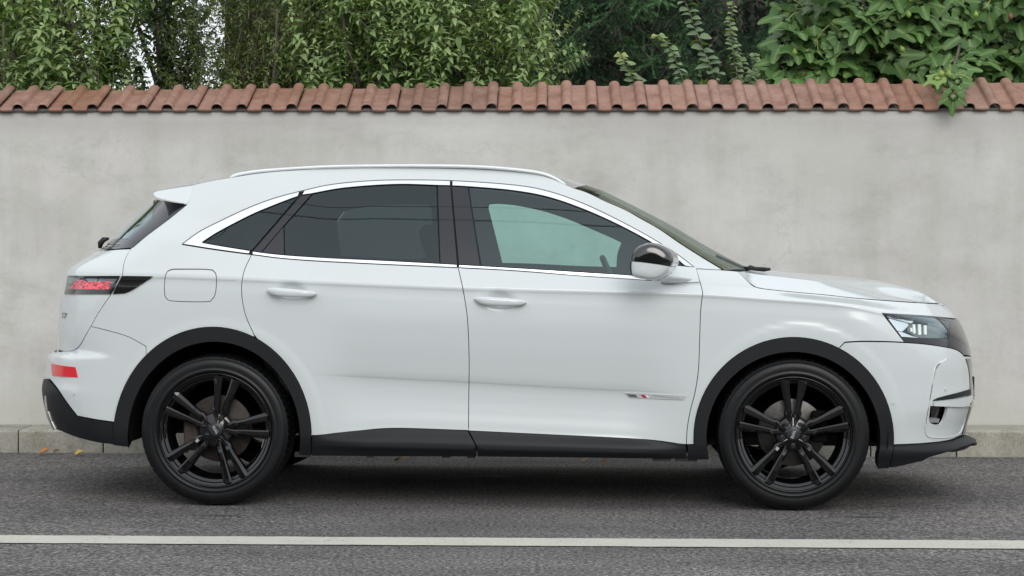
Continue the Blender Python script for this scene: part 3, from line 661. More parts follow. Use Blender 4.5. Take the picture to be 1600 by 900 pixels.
for (par, fpar, a) in ((rd[0], rd[1], (417,454,495,459.5)), (fd[0], fd[1], (741,468,822.5,473))):
    h_ = handle(par, *a); mirror_obj(h_, fpar)
    for ex, ey, sx in ((a[0]+9, a[1]+2, 5), (a[2]-9, a[3]+1, 5)):
        q = cl(ex, ey, 0); b__ = box('handle_mount', (q[0], .006, q[2]), (.026, .045, .016), M['paint'], par, bev=.005)
# mirror
def door_mirror(parent, far=False):
    up = smooth_pts([(987.5,407.5),(988,400),(991,392),(999,385),(1010,380.5),(1020,379.3),(1031,381.5),(1043,388),(1051,396),(1054.5,404),(1054.5,411),(1052,416.3)], n=3)
    lo = smooth_pts([(1051,417),(1049,422),(1044,428),(1034,435),(1021,438),(1006,436),(993,433),(989,428),(987.6,418),(988,408.5)], n=3)
    def solid(name, P, mat, dy=0, lay=None):
        lay = lay or [(-.222,.45),(-.220,.74),(-.212,.88),(-.196,.955),(-.165,.99),(-.11,1.0),(-.05,.98),(-.02,.93),(-.012,.78)]
        base = np.array([cl(a, b, -.11) for a, b in P]); mid = cl(1021, 411, -.11)
        rings = []
        for y, s in lay:
            r = mid+(base-mid)*s; r[:, 1] = y+dy*(1 if y > -.1 else 0); r[:, 0] += .035*((y+.11)/.11)*(1 if y > -.11 else .35); rings.append(r)
        if far: rings = [r*[1, -1, 1]+[0, 2*YC, 0] for r in rings]
        n = len(P); V = np.concatenate(rings); F = grid_faces(len(rings), n, True)+[tuple(range(n)), tuple((len(rings)-1)*n+i for i in range(n))[::-1]]
        o = mesh_obj(name, V, F, mat, parent)
        bm = bmesh.new(); bm.from_mesh(o.data); bmesh.ops.recalc_face_normals(bm, faces=bm.faces); bm.to_mesh(o.data); bm.free()
        m_ = o.modifiers.new('edge', 'EDGE_SPLIT'); m_.split_angle = rad(50); return o
    solid('mirror_cap', up, M['gloss']); solid('mirror_housing', lo, M['paint'])
    rim = [(987,409),(989,409),(989.5,420),(992,431),(990,431),(986.5,420)]
    solid('mirror_rim', np.array(rim, float), M['plastic2'], lay=[(-.19, 1.0), (-.12, 1.005), (-.04, 1.0)])
    # neck
    rows = []
    for t in np.linspace(0, 1, 7):
        c = cl(1030+t*26, 431+t*5, -.09*(1-t)+.01); w = .045+.03*t; hgt_ = .022-.004*t
        ring = [(c[0]+w*math.cos(a), c[1]+.0, c[2]+hgt_*math.sin(a)) for a in np.linspace(0, 2*np.pi, 14, endpoint=False)]
        rows.append(np.array(ring))
    if far: rows = [r*[1, -1, 1]+[0, 2*YC, 0] for r in rows]
    loft('mirror_neck', rows, M['paint'], parent, closed=True)
door_mirror(fd[0]); door_mirror(fd[1], True)
both('mirror_base', [('l', [(1044,424),(1054,416.8),(1087,420),(1091,434),(1093,442)]), ('s', [(1093,442),(1070,442.5),(1045,444),(1032,442)])], M['paint'], fd, off=.010, gap=.001, flange=.014, res=.015)
# door badge
bd = panel('badge', [('l', [(976,613.3),(1072,618.2),(1068,624.6),(984,621.3)])], simple('satin_silver', (.55,.57,.58), .3, metal=.25), fd[0], off=.004, gap=0, flange=.005)
panel('badge_stripe', [('l', [(979,615.3),(993,616),(996.5,620.6),(984.5,620)])], simple('badge_grey', (.12,.10,.11), .4), fd[0], off=.0052, gap=0, flange=.001)
panel('badge_stripe', [('l', [(1001,616.3),(1007,616.6),(1011,621.3),(1005,621)])], simple('badge_red', (.45,.01,.05), .35), fd[0], off=.0052, gap=0, flange=.001)
panel('badge_stripe', [('l', [(1008,616.7),(1011,616.8),(1015,621.5),(1012,621.4)])], simple('badge_white', (.8,.8,.8), .4), fd[0], off=.0052, gap=0, flange=.001)
def text_mesh(body):
    cu = bpy.data.curves.new('lettering', 'FONT'); cu.body = body; cu.size = 1; cu.resolution_u = 2; o = bpy.data.objects.new('t', cu); COL.objects.link(o)
    bpy.context.view_layer.update(); dg = bpy.context.evaluated_depsgraph_get(); me = o.evaluated_get(dg).to_mesh()
    V = np.array([v.co for v in me.vertices]); F = [tuple(p.vertices) for p in me.polygons]
    o.evaluated_get(dg).to_mesh_clear(); bpy.data.objects.remove(o); bpy.data.curves.remove(cu)
    V[:, 0] -= (V[:, 0].min()+V[:, 0].max())/2; V[:, 1] -= (V[:, 1].min()+V[:, 1].max())/2
    return V, F
def surf_text(name, body, px, h, w, mat, parent, off=.003, slant=0, du=0):
    V, F = text_mesh(body); c = inv([px])[0]; sx = w/(V[:, 0].max()-V[:, 0].min()); sy = h/(V[:, 1].max()-V[:, 1].min())
    u = c[0]+du+V[:, 0]*sx; v = c[1]+V[:, 1]*sy+slant*V[:, 0]*sx
    p = S(u, v)+SN(u, v)*off; return mesh_obj(name, p, F, mat, parent)
surf_text('badge_lettering', 'PERFORMANCE Line', (1041, 619.8), .0072, .125, simple('grey_print', (.3,.31,.32), .5), fd[0], off=.0056, slant=-.05)
surf_text('tailgate_lettering', 'S7', (101, 493), .030, .085, M['steel'], tg, off=.004)
# ---- underbody and wheel wells
def arch_liner(x, z, far):
    rows = []
    for y in (.045, .14, .30, .46):
        r = .415 if y > .05 else .425
        P_ = [(x+r*math.cos(a)*(1.0), y, z+r*math.sin(a)) for a in np.radians(np.linspace(-8, 188, 40))]
        rows.append(np.array(P_))
    wall_ = [rows[-1]*0+np.array([x, .46, z])]
    rows += wall_
    if far: rows = [r*[1, -1, 1]+[0, 2*YC, 0] for r in rows]
    loft('wheel_arch_liner', rows, M['cavity'], car)
for far in (0, 1): arch_liner(0, .36, far); arch_liner(2.738, .35, far)
box('floor_pan', (1.37, YC, .285), (1.86, 1.60, .05), M['plastic2'], car)
box('floor_pan', (2.95, YC, .32), (1.25, .86, .12), M['plastic2'], car)
box('floor_pan', (-.22, YC, .36), (1.15, .86, .12), M['plastic2'], car)
box('rear_silencer', (-.42, YC+.3, .33), (.32, .5, .12), M['rust'], car, bev=.03)
for px_ in ((460,483),(572,583),(690,703),(730,742),(1020,1049),(1055,1090)):
    a, b = cl(px_[0], 712, .05), cl(px_[1], 712, .05); zz = cl(800, 717+(px_[0] > 900)*2.5, .05)[2]
    box('jack_point', ((a[0]+b[0])/2, .07, zz+.012), (b[0]-a[0], .02, .024), M['plastic2'], car)
# ------------------------------------------------------------------ wheels
def lathe(prof, seg, mod=None):
    a = np.linspace(0, 2*np.pi, seg, endpoint=False); V = []
    for i, (r, y) in enumerate(prof):
        rr = np.full(seg, r) if mod is None else r-mod(i, r, y, a)
        V.append(np.stack([rr*np.cos(a), np.full(seg, y), rr*np.sin(a)], 1))
    return np.concatenate(V), grid_faces(len(prof), seg, True)
TP = [(.260,.020),(.265,.008),(.270,.001),(.277,-.003),(.279,-.0035),(.281,-.001),(.292,-.003),(.305,-.0035),(.318,-.001),(.328,.004),(.3285,.0065),(.334,.0085),(.338,.012),(.342,.018),(.345,.027),(.3467,.040),(.348,.052),(.3483,.058),(.342,.060),(.342,.068),(.3485,.070),(.3493,.092),(.343,.094),(.343,.102),(.3493,.104),(.3493,.136)]
TP += [(r, .236-y) for r, y in TP[::-1][1:]]
def tread(i, r, y, a):
    yy = min(y, .236-y)
    if .013 < yy < .055:
        ph = (a*68/(2*np.pi)+(y*9)) % 1; return np.where(ph < .22, .0065*min(1, (yy-.013)/.008+.3), 0)
    if yy >= .055:
        ph = (a*68/(2*np.pi)+(y*22)) % 1; return np.where(ph < .16, .004, 0)
    return np.zeros_like(a)
V, F = lathe(TP, 68*9, tread)
def me_from(name, V, F, mat, smooth=True):
    me = bpy.data.meshes.new(name); me.from_pydata([tuple(v) for v in V], [], F)
    if smooth: me.polygons.foreach_set('use_smooth', [True]*len(me.polygons))
    me.materials.append(mat); bm = bmesh.new(); bm.from_mesh(me); bmesh.ops.recalc_face_normals(bm, faces=bm.faces); bm.to_mesh(me); bm.free(); return me
ME_TYRE = me_from('tyre', V, F, M['rubber'])
RP = [(.263,.012),(.262,.007),(.2595,.0052),(.2575,.0065),(.2565,.014),(.2535,.0165),(.2440,.0205),(.2425,.024),(.2418,.032),(.2395,.0345),(.2290,.0390),(.2270,.043),(.2255,.056),(.218,.075),(.214,.11),(.212,.14),(.220,.20),(.235,.225),(.258,.230)]
V, F = lathe(RP, 96); V = V*[1.035, 1, 1.035]; ME_BARREL = me_from('rim_barrel', V, F, M['rim'])
def spoke(sign):
    R_ = np.array([.036,.060,.078,.092,.108,.14,.19,.238,.256]); ti = np.array([.0015,.003,.0045,.006,.0075,.010,.015,.019,.021]); to = np.array([.016,.027,.035,.040,.036,.041,.053,.063,.066])
    yf = np.array([.034,.031,.029,.030,.026,.024,.020,.014,.013]); bk = np.array([.055,.06,.06,.06,.058,.056,.052,.046,.044])
    rows = []
    for r, a, b, y, k in zip(R_, ti, to, yf, bk):
        m1 = a+(b-a)*.16; m2 = a+(b-a)*.62
        sec = [(a-.001, k), (a, y+.006), (a+.001, y+.004), (m1+.001, y), (m2, y+.0006), (b-.0015, y+.0085), (b, y+.014), (b+.003, k)]
        rows.append(np.array([(sign*t, yy, r) for t, yy in sec]))
    return np.concatenate(rows), grid_faces(len(rows), 8, True)+[tuple(range(8)), tuple((len(rows)-1)*8+i for i in range(8))[::-1]]
HP = [(.0001,.030),(.030,.030),(.034,.030),(.036,.034),(.040,.036),(.066,.038),(.078,.041),(.083,.047),(.084,.062),(.03,.07)]
V, F = lathe(HP, 40); ME_HUB = me_from('hub_centre', V, F, M['rim'])
CP = [(.0001,.0255),(.022,.0258),(.029,.027),(.0315,.030),(.0315,.036)]
V, F = lathe(CP, 32); ME_CAP = me_from('hub_cap', V, F, M['hub'])
ME_SP = [me_from('spoke', *spoke(1), M['rim'], False), me_from('spoke', *spoke(-1), M['rim'], False)]
DP = [(.05,.100),(.075,.100),(.076,.112),(.088,.113),(.092,.1185),(.158,.1185),(.160,.120),(.160,.138),(.09,.140)]
V, F = lathe(DP, 64); ME_DISC = [me_from('brake_disc', V, F, M['steel']), me_from('brake_disc', V, F, simple('worn_disc', (.05,.042,.037), .6, metal=.6, noise=.3, nscale=30))]
LP = [(.0001,.036),(.0075,.036),(.0085,.038),(.0085,.031),(.0125,.0385),(.0135,.041)]
V, F = lathe(LP, 12); ME_LUG = me_from('lug_nut', V, F, M['hub'])
tv, tf = text_mesh('RIAL'); k_ = .040/(tv[:, 0].max()-tv[:, 0].min())
ME_TXT = me_from('cap_lettering', [(x*k_, .0245, y*k_) for x, y, z in tv], tf, M['silver'])
def addme(me, parent, name=None, loc=(0,0,0), rot=(0,0,0)):
    o = bpy.data.objects.new(name or me.name.split('.')[0], me); o.location = loc; o.rotation_euler = rot; return link(o, parent)
def wheel(px, py, x, spin, far, rear):
    c = cl(px, py, .02) if px else None
    if c is None: loc = (x[0], 2*YC-.02, x[2])
    else: loc = (c[0], .02, .3602)
    w = empty('wheel', loc, (0, 0, math.pi) if far else (0, 0, 0), car)
    ty = addme(ME_TYRE, w); ty.scale = (1.032, 1, 1.032); rim = addme(ME_BARREL, w, 'rim_barrel')
    addme(ME_HUB, w)
    for k in range(5):
        a = rad(spin-90+72*k)                       # rotate about the axle
        for m_ in ME_SP: addme(m_, w, 'spoke', rot=(0, -a, 0))
        b = a+rad(36); addme(ME_LUG, w, loc=(-math.sin(-b)*-.054*-1, 0, .054*math.cos(b))) 
    addme(ME_CAP, w); addme(ME_TXT, w, rot=(0, rad(spin_txt[spin]), 0)); 
    addme(ME_DISC[1 if rear else 0], w)
    cal = box('brake_caliper', ((.13 if not rear else -.13), .115, .03 if not rear else -.03), (.075, .06, .15), M['rust'] if rear else M['cavity'], w, bev=.012)
    V_, F_ = lathe([(.0001,.145),(.05,.145),(.06,.17),(.05,.30),(.0001,.32)], 20); addme(me_from('wheel_hub', V_, F_, M['cavity']), w)
    return loc
spin_txt = {90: -72, 77: 58, 40: 10, 60: 20}
L1 = wheel(335, 680.5, None, 77, False, True); L2 = wheel(1240.5, 685.5, None, 90, False, False)
wheel(None, None, L1, 40, True, True); wheel(None, None, L2, 60, True, False)
for x_ in (L1[0], L2[0]): tube('axle', [(x_, .3, .33), (x_, 2*YC-.3, .33)], .035, M['cavity'], car)
# ------------------------------------------------------------------ cabin
def seat(x, y, w, rake):
    def cush(name, c, s, rot=0, par=None, bev=.04): return box(name, c, s, M['seat'], par, bev=bev, rot=(0, rot, 0))
    r = cush('seat_cushion', (x, y, .60), (.50, w, .16), -.1, car)
    cush('seat_back', (x-.30, y, .90), (.15, w, .60), -rake, car)
    cush('headrest', (x-.39, y, 1.26), (.09, w*.5, .17), -rake, car)
seat(1.37, .50, .46, .28); seat(1.37, 1.39, .46, .28); seat(.48, .42, .44, .35); seat(.48, 1.47, .44, .35); seat(.48, YC, .40, .35)
db = box('dashboard', (2.20, YC, .93), (.52, 1.48, .24), M['trim'], car, bev=.06)
cst = cl(953, 409, 1.38)
V = []
a = np.linspace(0, 2*np.pi, 40); n_ = Vector((math.cos(.42), 0, -math.sin(.42)))
ctr = np.array([cst[0]+.03, 1.39, cst[2]-.14]); tv_ = np.array([math.sin(.42)*-1, 0, -math.cos(.42)])
ringp = [ctr+.175*(math.cos(t)*np.array([0, 1, 0])+math.sin(t)*np.array([-.40, 0, .916])*-1*-1) for t in a]
tube('steering_wheel', ringp, .017, M['seat'], car, seg=10)
for t in (0, math.pi, math.pi*1.5): tube('steering_spoke', [ctr, ctr+.17*(math.cos(t)*np.array([0, 1, 0])+math.sin(t)*np.array([-.40, 0, .916]))], .014, M['seat'], car)
box('boot_trim', (-.25, YC, .80), (.9, 1.45, .06), M['trim'], car)
bk_ = box('rear_mirror', (1.83, YC, 1.42), (.03, .24, .07), M['trim'], car, bev=.01, rot=(0, .2, 0))
# ------------------------------------------------------------------ ground, kerb, wall
def noise_node(t, scale, detail=6, rough=.6, vec=None, sc=None):
    n = t.nodes.new('ShaderNodeTexNoise'); n.inputs['Scale'].default_value = scale; n.inputs['Detail'].default_value = detail; n.inputs['Roughness'].default_value = rough
    if vec is not None:
        if sc: mp = t.nodes.new('ShaderNodeMapping'); mp.inputs['Scale'].default_value = sc; t.links.new(vec, mp.inputs[0]); vec = mp.outputs[0]
        t.links.new(vec, n.inputs['Vector'])
    return n
def ramp(t, inp, stops):
    r = t.nodes.new('ShaderNodeValToRGB'); e = r.color_ramp.elements
    while len(e) < len(stops): e.new(.5)
    for q, (p, c) in zip(e, stops): q.position = p; q.color = (*c, 1) if len(c) == 3 else c
    t.links.new(inp, r.inputs[0]); return r
def mix(t, a, b, fac, mode='MIX'):
    m = t.nodes.new('ShaderNodeMix'); m.data_type = 'RGBA'; m.blend_type = mode
    for sock, v in ((0, fac), (6, a), (7, b)):
        if isinstance(v, (int, float)): m.inputs[sock].default_value = v
        elif isinstance(v, tuple): m.inputs[sock].default_value = (*v, 1)
        else: t.links.new(v, m.inputs[sock])
    return m.outputs[2]
def math_(t, op, a, b=None):
    m = t.nodes.new('ShaderNodeMath'); m.operation = op
    for k, v in enumerate((a, b)):
        if v is None: continue
        if isinstance(v, (int, float)): m.inputs[k].default_value = v
        else: t.links.new(v, m.inputs[k])
    return m.outputs[0]
def bumpn(t, b, h, strength, dist):
    bp = t.nodes.new('ShaderNodeBump'); bp.inputs['Strength'].default_value = strength; bp.inputs['Distance'].default_value = dist
    t.links.new(h, bp.inputs['Height']); t.links.new(bp.outputs[0], b.inputs['Normal'])
def patch(t, vec, c, r, soft=.5):
    """0..1 mask of a soft elliptical spot at object position c with radii r"""
    mp = t.nodes.new('ShaderNodeMapping'); mp.vector_type = 'TEXTURE'; mp.inputs['Location'].default_value = c; mp.inputs['Scale'].default_value = r
    t.links.new(vec, mp.inputs[0]); ln = t.nodes.new('ShaderNodeVectorMath'); ln.operation = 'LENGTH'; t.links.new(mp.outputs[0], ln.inputs[0])
    mr = t.nodes.new('ShaderNodeMapRange'); mr.inputs[1].default_value = 1; mr.inputs[2].default_value = 1-soft; mr.inputs[3].default_value = 0; mr.inputs[4].default_value = 1
    t.links.new(ln.outputs['Value'], mr.inputs[0]); return mr.outputs[0]
am, t, b = newmat('asphalt'); tc = t.nodes.new('ShaderNodeTexCoord'); ov = tc.outputs['Object']
n1 = noise_node(t, 58, 4, .8, ov); n2 = noise_node(t, 1.3, 5, .6, ov, (.5, 1.6, 1)); n3 = noise_node(t, 420, 2, .6, ov)
vo = t.nodes.new('ShaderNodeTexVoronoi'); vo.inputs['Scale'].default_value = 130; t.links.new(ov, vo.inputs['Vector'])
g = ramp(t, n1.outputs[0], [(.37, (.028,.026,.026)), (.46, (.085,.080,.079)), (.55, (.18,.17,.165)), (.66, (.36,.345,.33))])
g2 = ramp(t, n2.outputs[0], [(.35, (.72,.72,.74)), (.65, (1.18,1.16,1.14))])
c = mix(t, g.outputs[0], g2.outputs[0], 1.0, 'MULTIPLY')
vr = ramp(t, vo.outputs['Color'], [(.0, (.55,.55,.56)), (1, (1.4,1.38,1.36))]); c = mix(t, c, vr.outputs[0], .75, 'MULTIPLY')
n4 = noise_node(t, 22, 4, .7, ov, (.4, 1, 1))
for (px_, py_, rx, ry, col, am_) in ((335,806,.16,.035,(.02,.02,.022),.9),(1352,808,.20,.045,(.018,.018,.02),.85),(1480,702,1.0,.10,(.19,.18,.165),.5),(765,744,.17,.05,(.42,.42,.40),.8),(890,740,.1,.03,(.35,.35,.33),.6),(1365,744,.09,.03,(.42,.42,.40),.7),(630,738,.5,.10,(.18,.175,.16),.4)):  # whitish spots under the car paint reflected light in; dark spots are stains
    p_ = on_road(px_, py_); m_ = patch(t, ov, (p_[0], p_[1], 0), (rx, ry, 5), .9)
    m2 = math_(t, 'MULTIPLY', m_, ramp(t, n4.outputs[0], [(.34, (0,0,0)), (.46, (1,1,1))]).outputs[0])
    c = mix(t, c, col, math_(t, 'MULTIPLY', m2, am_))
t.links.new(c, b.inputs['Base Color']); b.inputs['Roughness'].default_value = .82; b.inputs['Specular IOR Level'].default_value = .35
hh = math_(t, 'ADD', n1.outputs[0], math_(t, 'MULTIPLY', vo.outputs['Distance'], -.8)); bumpn(t, b, hh, .9, .004)
KP = on_road(np.array([0., 1600.]), np.array([707.5, 714.0])); YK = float(KP[:, 1].mean())
X0, X1 = -60, 60
def sheet(name, pts, mat, parent=None): return mesh_obj(name, pts, [(0,1,2,3)], mat, parent, smooth=False)
ground = sheet('ground', [(-150, -150, road_z(-150)-.01), (150, -150, road_z(150)-.01), (150, 150, road_z(150)-.01), (-150, 150, road_z(-150)-.01)], simple('soil', (.09,.075,.055), .95, noise=.3, nscale=3)); tag(ground, kind='structure')
# road as a fine strip where it is near so the relief stays crisp
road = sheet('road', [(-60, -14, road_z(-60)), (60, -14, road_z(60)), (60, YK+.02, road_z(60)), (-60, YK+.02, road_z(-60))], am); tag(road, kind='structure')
lm, t, b = newmat('road_paint'); tc = t.nodes.new('ShaderNodeTexCoord'); n = noise_node(t, 60, 5, .75, tc.outputs['Object']); nb = noise_node(t, 5, 4, .6, tc.outputs['Object'])
sm = math_(t, 'ADD', n.outputs[0], math_(t, 'MULTIPLY', nb.outputs[0], .35)); r = ramp(t, sm, [(.50, (.16,.155,.15)), (.55, (.46,.445,.39)), (.9, (.56,.54,.475))])
t.links.new(r.outputs[0], b.inputs['Base Color']); b.inputs['Roughness'].default_value = .7; bumpn(t, b, n.outputs[0], .5, .003)
La, Lb = on_road(np.array([0., 1600.]), np.array([837.5, 846.0])), on_road(np.array([0., 1600.]), np.array([849.5, 858.8]))
def ext(P, x): f = (x-P[0][0])/(P[1][0]-P[0][0]); y = P[0][1]+(P[1][1]-P[0][1])*f; return (x, y, road_z(x)+.004)
N_ = 400; xs_ = np.linspace(-12, 12, N_); wob = RNG.normal(0, .0022, (2, N_))
V = [tuple(np.add(ext(Lb, x), (0, wob[0][i], 0))) for i, x in enumerate(xs_)]+[tuple(np.add(ext(La, x), (0, wob[1][i], 0))) for i, x in enumerate(xs_)]
line = mesh_obj('lane_line', V, [(i, i+1, N_+i+1, N_+i) for i in range(N_-1)], lm, None, smooth=False); tag(line, kind='structure')
# kerb of concrete blocks
cm, t, b = newmat('kerb_concrete'); tc = t.nodes.new('ShaderNodeTexCoord'); gi = t.nodes.new('ShaderNodeObjectInfo'); ov = tc.outputs['Object']
n = noise_node(t, 7, 6, .7, ov); n2 = noise_node(t, 60, 4, .7, ov)
c = ramp(t, n.outputs[0], [(.3, (.22,.21,.18)), (.5, (.31,.30,.26)), (.7, (.38,.365,.32))]).outputs[0]
c = mix(t, c, ramp(t, n2.outputs[0], [(.35, (.75,.75,.75)), (.6, (1.1,1.1,1.1))]).outputs[0], .8, 'MULTIPLY')
c = mix(t, c, ramp(t, gi.outputs['Random'], [(0, (.85,.86,.85)), (1, (1.12,1.1,1.06))]).outputs[0], 1.0, 'MULTIPLY')
t.links.new(c, b.inputs['Base Color']); b.inputs['Roughness'].default_value = .88; bumpn(t, b, n2.outputs[0], .6, .003)
YWALL = 2.74
kerb = empty('kerb', (0, YK, 0)); tag(kerb, kind='structure')
def kz(x):                                            # kerb top follows the traced line
    return float(np.interp(x, [-3.2, 3.2], [at_y(0, 671.5, YK)[2], at_y(1600, 672, YK)[2]]))
jx = [at_y(q, 690, YK)[0] for q in (27, 161, 1513)]; x = jx[1]-.51*12
while x < 5.5:
    xc = x+.255; h0 = road_z(xc)-.10; hz = kz(xc)
    V = []
    for k, xx in enumerate((x+.004, x+.506)):
        jy = RNG.normal(0, .0025); zt = kz(xx)+RNG.normal(0, .002)
        V += [(xx, jy, h0), (xx, jy, zt-.012), (xx, jy+.012, zt), (xx, jy+.33, zt+.002), (xx, jy+.33, h0)]
    o = mesh_obj('kerb_stone', V, [(0,1,6,5)[::-1], (1,2,7,6)[::-1], (2,3,8,7)[::-1], (0,4,3,2,1)[::-1], (5,6,7,8,9)[::-1]], cm, kerb, smooth=False); bevel(o, .004, 2, 20)
    x += .51
# gutter grit along the kerb foot
# wall
wm, t, b = newmat('stained_render'); tc = t.nodes.new('ShaderNodeTexCoord'); ov = tc.outputs['Object']
na = noise_node(t, 1.1, 8, .62, ov, (1, 1, 1.3)); nb = noise_node(t, 3.2, 8, .68, ov, (.8, 1, 1.6)); nc = noise_node(t, 26, 6, .75, ov); nd = noise_node(t, 2.2, 6, .6, ov, (2.6, 1, .35))
c = ramp(t, na.outputs[0], [(.30, (.475,.462,.435)), (.46, (.53,.518,.495)), (.60, (.565,.555,.535)), (.75, (.59,.583,.565))]).outputs[0]
c = mix(t, c, ramp(t, nb.outputs[0], [(.32, (.88,.88,.865)), (.47, (.98,.98,.975)), (.70, (1.04,1.045,1.05))]).outputs[0], 1.0, 'MULTIPLY')
c = mix(t, c, ramp(t, nd.outputs[0], [(.35, (.90,.905,.88)), (.55, (1,1,1))]).outputs[0], .8, 'MULTIPLY')
c = mix(t, c, ramp(t, nc.outputs[0], [(.30, (.86,.86,.85)), (.42, (1,1,1)), (.7, (1.03,1.03,1.03))]).outputs[0], .7, 'MULTIPLY')
sx = t.nodes.new('ShaderNodeSeparateXYZ'); t.links.new(ov, sx.inputs[0])
# damp stains under the tiles, splash dirt and moss at the foot
mrt = t.nodes.new('ShaderNodeMapRange'); mrt.inputs[1].default_value = 1.90; mrt.inputs[2].default_value = 2.06; t.links.new(math_(t, 'ADD', sx.outputs[2], math_(t, 'MULTIPLY', nd.outputs[0], .12)), mrt.inputs[0])
c = mix(t, c, (.42,.40,.38), math_(t, 'MULTIPLY', mrt.outputs[0], .45))
mrf = t.nodes.new('ShaderNodeMapRange'); mrf.inputs[1].default_value = .30; mrf.inputs[2].default_value = .12; t.links.new(math_(t, 'ADD', sx.outputs[2], math_(t, 'MULTIPLY', nb.outputs[0], -.22)), mrf.inputs[0])
c = mix(t, c, (.50,.49,.44), math_(t, 'MULTIPLY', mrf.outputs[0], .7))
ncr = ramp(t, nc.outputs[0], [(.45, (0,0,0)), (.55, (1,1,1))])
for (px_, py_, rx, rz, col, a_) in ((105,640,.10,.16,(.12,.16,.08),.55),(1290,250,.55,.30,(.50,.50,.45),.55),(1345,300,.25,.35,(.49,.48,.455),.6),(130,250,.5,.3,(.60,.56,.52),.5),(880,250,.5,.3,(.55,.57,.50),.4),(1540,350,.3,.14,(.47,.465,.45),.5),(90,340,.4,.12,(.48,.475,.46),.45),(700,205,1.2,.1,(.66,.66,.645),.4),(1190,180,.4,.3,(.58,.58,.52),.4),(40,480,.5,.4,(.63,.63,.61),.5)):
    p_ = at_y(px_, py_, YWALL); m_ = patch(t, ov, (p_[0], p_[1], p_[2]), (rx, 9, rz), .8)
    m2 = math_(t, 'MULTIPLY', m_, ramp(t, nb.outputs[0], [(.38, (0,0,0)), (.60, (1,1,1))]).outputs[0])
    c = mix(t, c, col, math_(t, 'MULTIPLY', m2, a_))
# hairline cracks
vor = t.nodes.new('ShaderNodeTexVoronoi'); vor.feature = 'DISTANCE_TO_EDGE'; vor.inputs['Scale'].default_value = .55
dm = noise_node(t, 3, 6, .7, ov); vm = t.nodes.new('ShaderNodeVectorMath'); vm.operation = 'SCALE'; vm.inputs['Scale'].default_value = .5; t.links.new(dm.outputs['Color'], vm.inputs[0])
va = t.nodes.new('ShaderNodeVectorMath'); t.links.new(ov, va.inputs[0]); t.links.new(vm.outputs[0], va.inputs[1]); t.links.new(va.outputs[0], vor.inputs['Vector'])
ck = ramp(t, vor.outputs[0], [(.0, (1,1,1)), (.0035, (0,0,0))]); c = mix(t, c, (.20,.20,.19), math_(t, 'MULTIPLY', ck.outputs[0], math_(t, 'MULTIPLY', ramp(t, na.outputs[0], [(.45, (0,0,0)), (.6, (1,1,1))]).outputs[0], .22)))
t.links.new(c, b.inputs['Base Color']); b.inputs['Roughness'].default_value = .9; b.inputs['Specular IOR Level'].default_value = .2
bumpn(t, b, math_(t, 'ADD', math_(t, 'MULTIPLY', nc.outputs[0], .5), math_(t, 'ADD', math_(t, 'MULTIPLY', nb.outputs[0], .6), na.outputs[0])), .32, .010)
def eave_z(x): return float(np.interp(x, [-3.3, 3.3], [at_y(0, 175.0, 2.695)[2], at_y(1600, 173.0, 2.695)[2]]))
nx, nz = 160, 30; V = []; wx = np.linspace(-14, 14, nx); 
from mathutils import noise as mn
for j in range(nz):
    for x in wx:
        zt = eave_z(x)+.012; z = -.12+(zt+.12)*j/(nz-1)
        V.append((x, YWALL+.012*mn.noise((x*.6, z*.8, 3))+.004*mn.noise((x*3, z*3, 1)), z))
n0 = len(V)
for x in wx: V.append((x, YWALL+.32, eave_z(x)+.05))
for x in wx: V.append((x, YWALL+.32, -.12))
F = [(j*nx+i, j*nx+i+1, (j+1)*nx+i+1, (j+1)*nx+i) for j in range(nz+1) for i in range(nx-1)]
wall = mesh_obj('garden_wall', V, F, wm, None); tag(wall, 'long rendered garden wall, stained grey white, capped with terracotta tiles behind the car', 'wall')
# tiles
tm, t, b = newmat('terracotta'); tc = t.nodes.new('ShaderNodeTexCoord'); gi = t.nodes.new('ShaderNodeObjectInfo'); ov = tc.outputs['Object']
off = t.nodes.new('ShaderNodeVectorMath'); t.links.new(ov, off.inputs[0]); sc_ = t.nodes.new('ShaderNodeVectorMath'); sc_.operation = 'SCALE'; sc_.inputs[0].default_value = (17, 9, 5); t.links.new(gi.outputs['Random'], sc_.inputs['Scale']); t.links.new(sc_.outputs[0], off.inputs[1])
n = noise_node(t, 9, 6, .7, off.outputs[0]); n2 = noise_node(t, 45, 5, .7, off.outputs[0])
c = ramp(t, n.outputs[0], [(.30, (.18,.097,.068)), (.50, (.275,.157,.117)), (.70, (.35,.215,.168))]).outputs[0]
c = mix(t, c, ramp(t, gi.outputs['Random'], [(0, (.84,.87,.90)), (.3, (1.03,.95,.88)), (.6, (1.06,1.04,1.06)), (.85, (.96,.84,.74)), (1, (1.0,1.08,1.10))]).outputs[0], 1.0, 'MULTIPLY')
c = mix(t, c, ramp(t, n2.outputs[0], [(.30, (.75,.73,.72)), (.45, (1,1,1)), (.7, (1.12,1.12,1.1))]).outputs[0], .7, 'MULTIPLY')
vo = t.nodes.new('ShaderNodeTexVoronoi'); vo.inputs['Scale'].default_value = 11; t.links.new(off.outputs[0], vo.inputs['Vector'])
lich = math_(t, 'MULTIPLY', ramp(t, vo.outputs['Distance'], [(.0, (1,1,1)), (.10, (0,0,0))]).outputs[0], ramp(t, n2.outputs[0], [(.50, (0,0,0)), (.56, (1,1,1))]).outputs[0])
c = mix(t, c, (.42,.42,.36), math_(t, 'MULTIPLY', lich, .8))
t.links.new(c, b.inputs['Base Color']); b.inputs['Roughness'].default_value = .62; bumpn(t, b, n2.outputs[0], .5, .003)
PIT = .1531; TL = .42
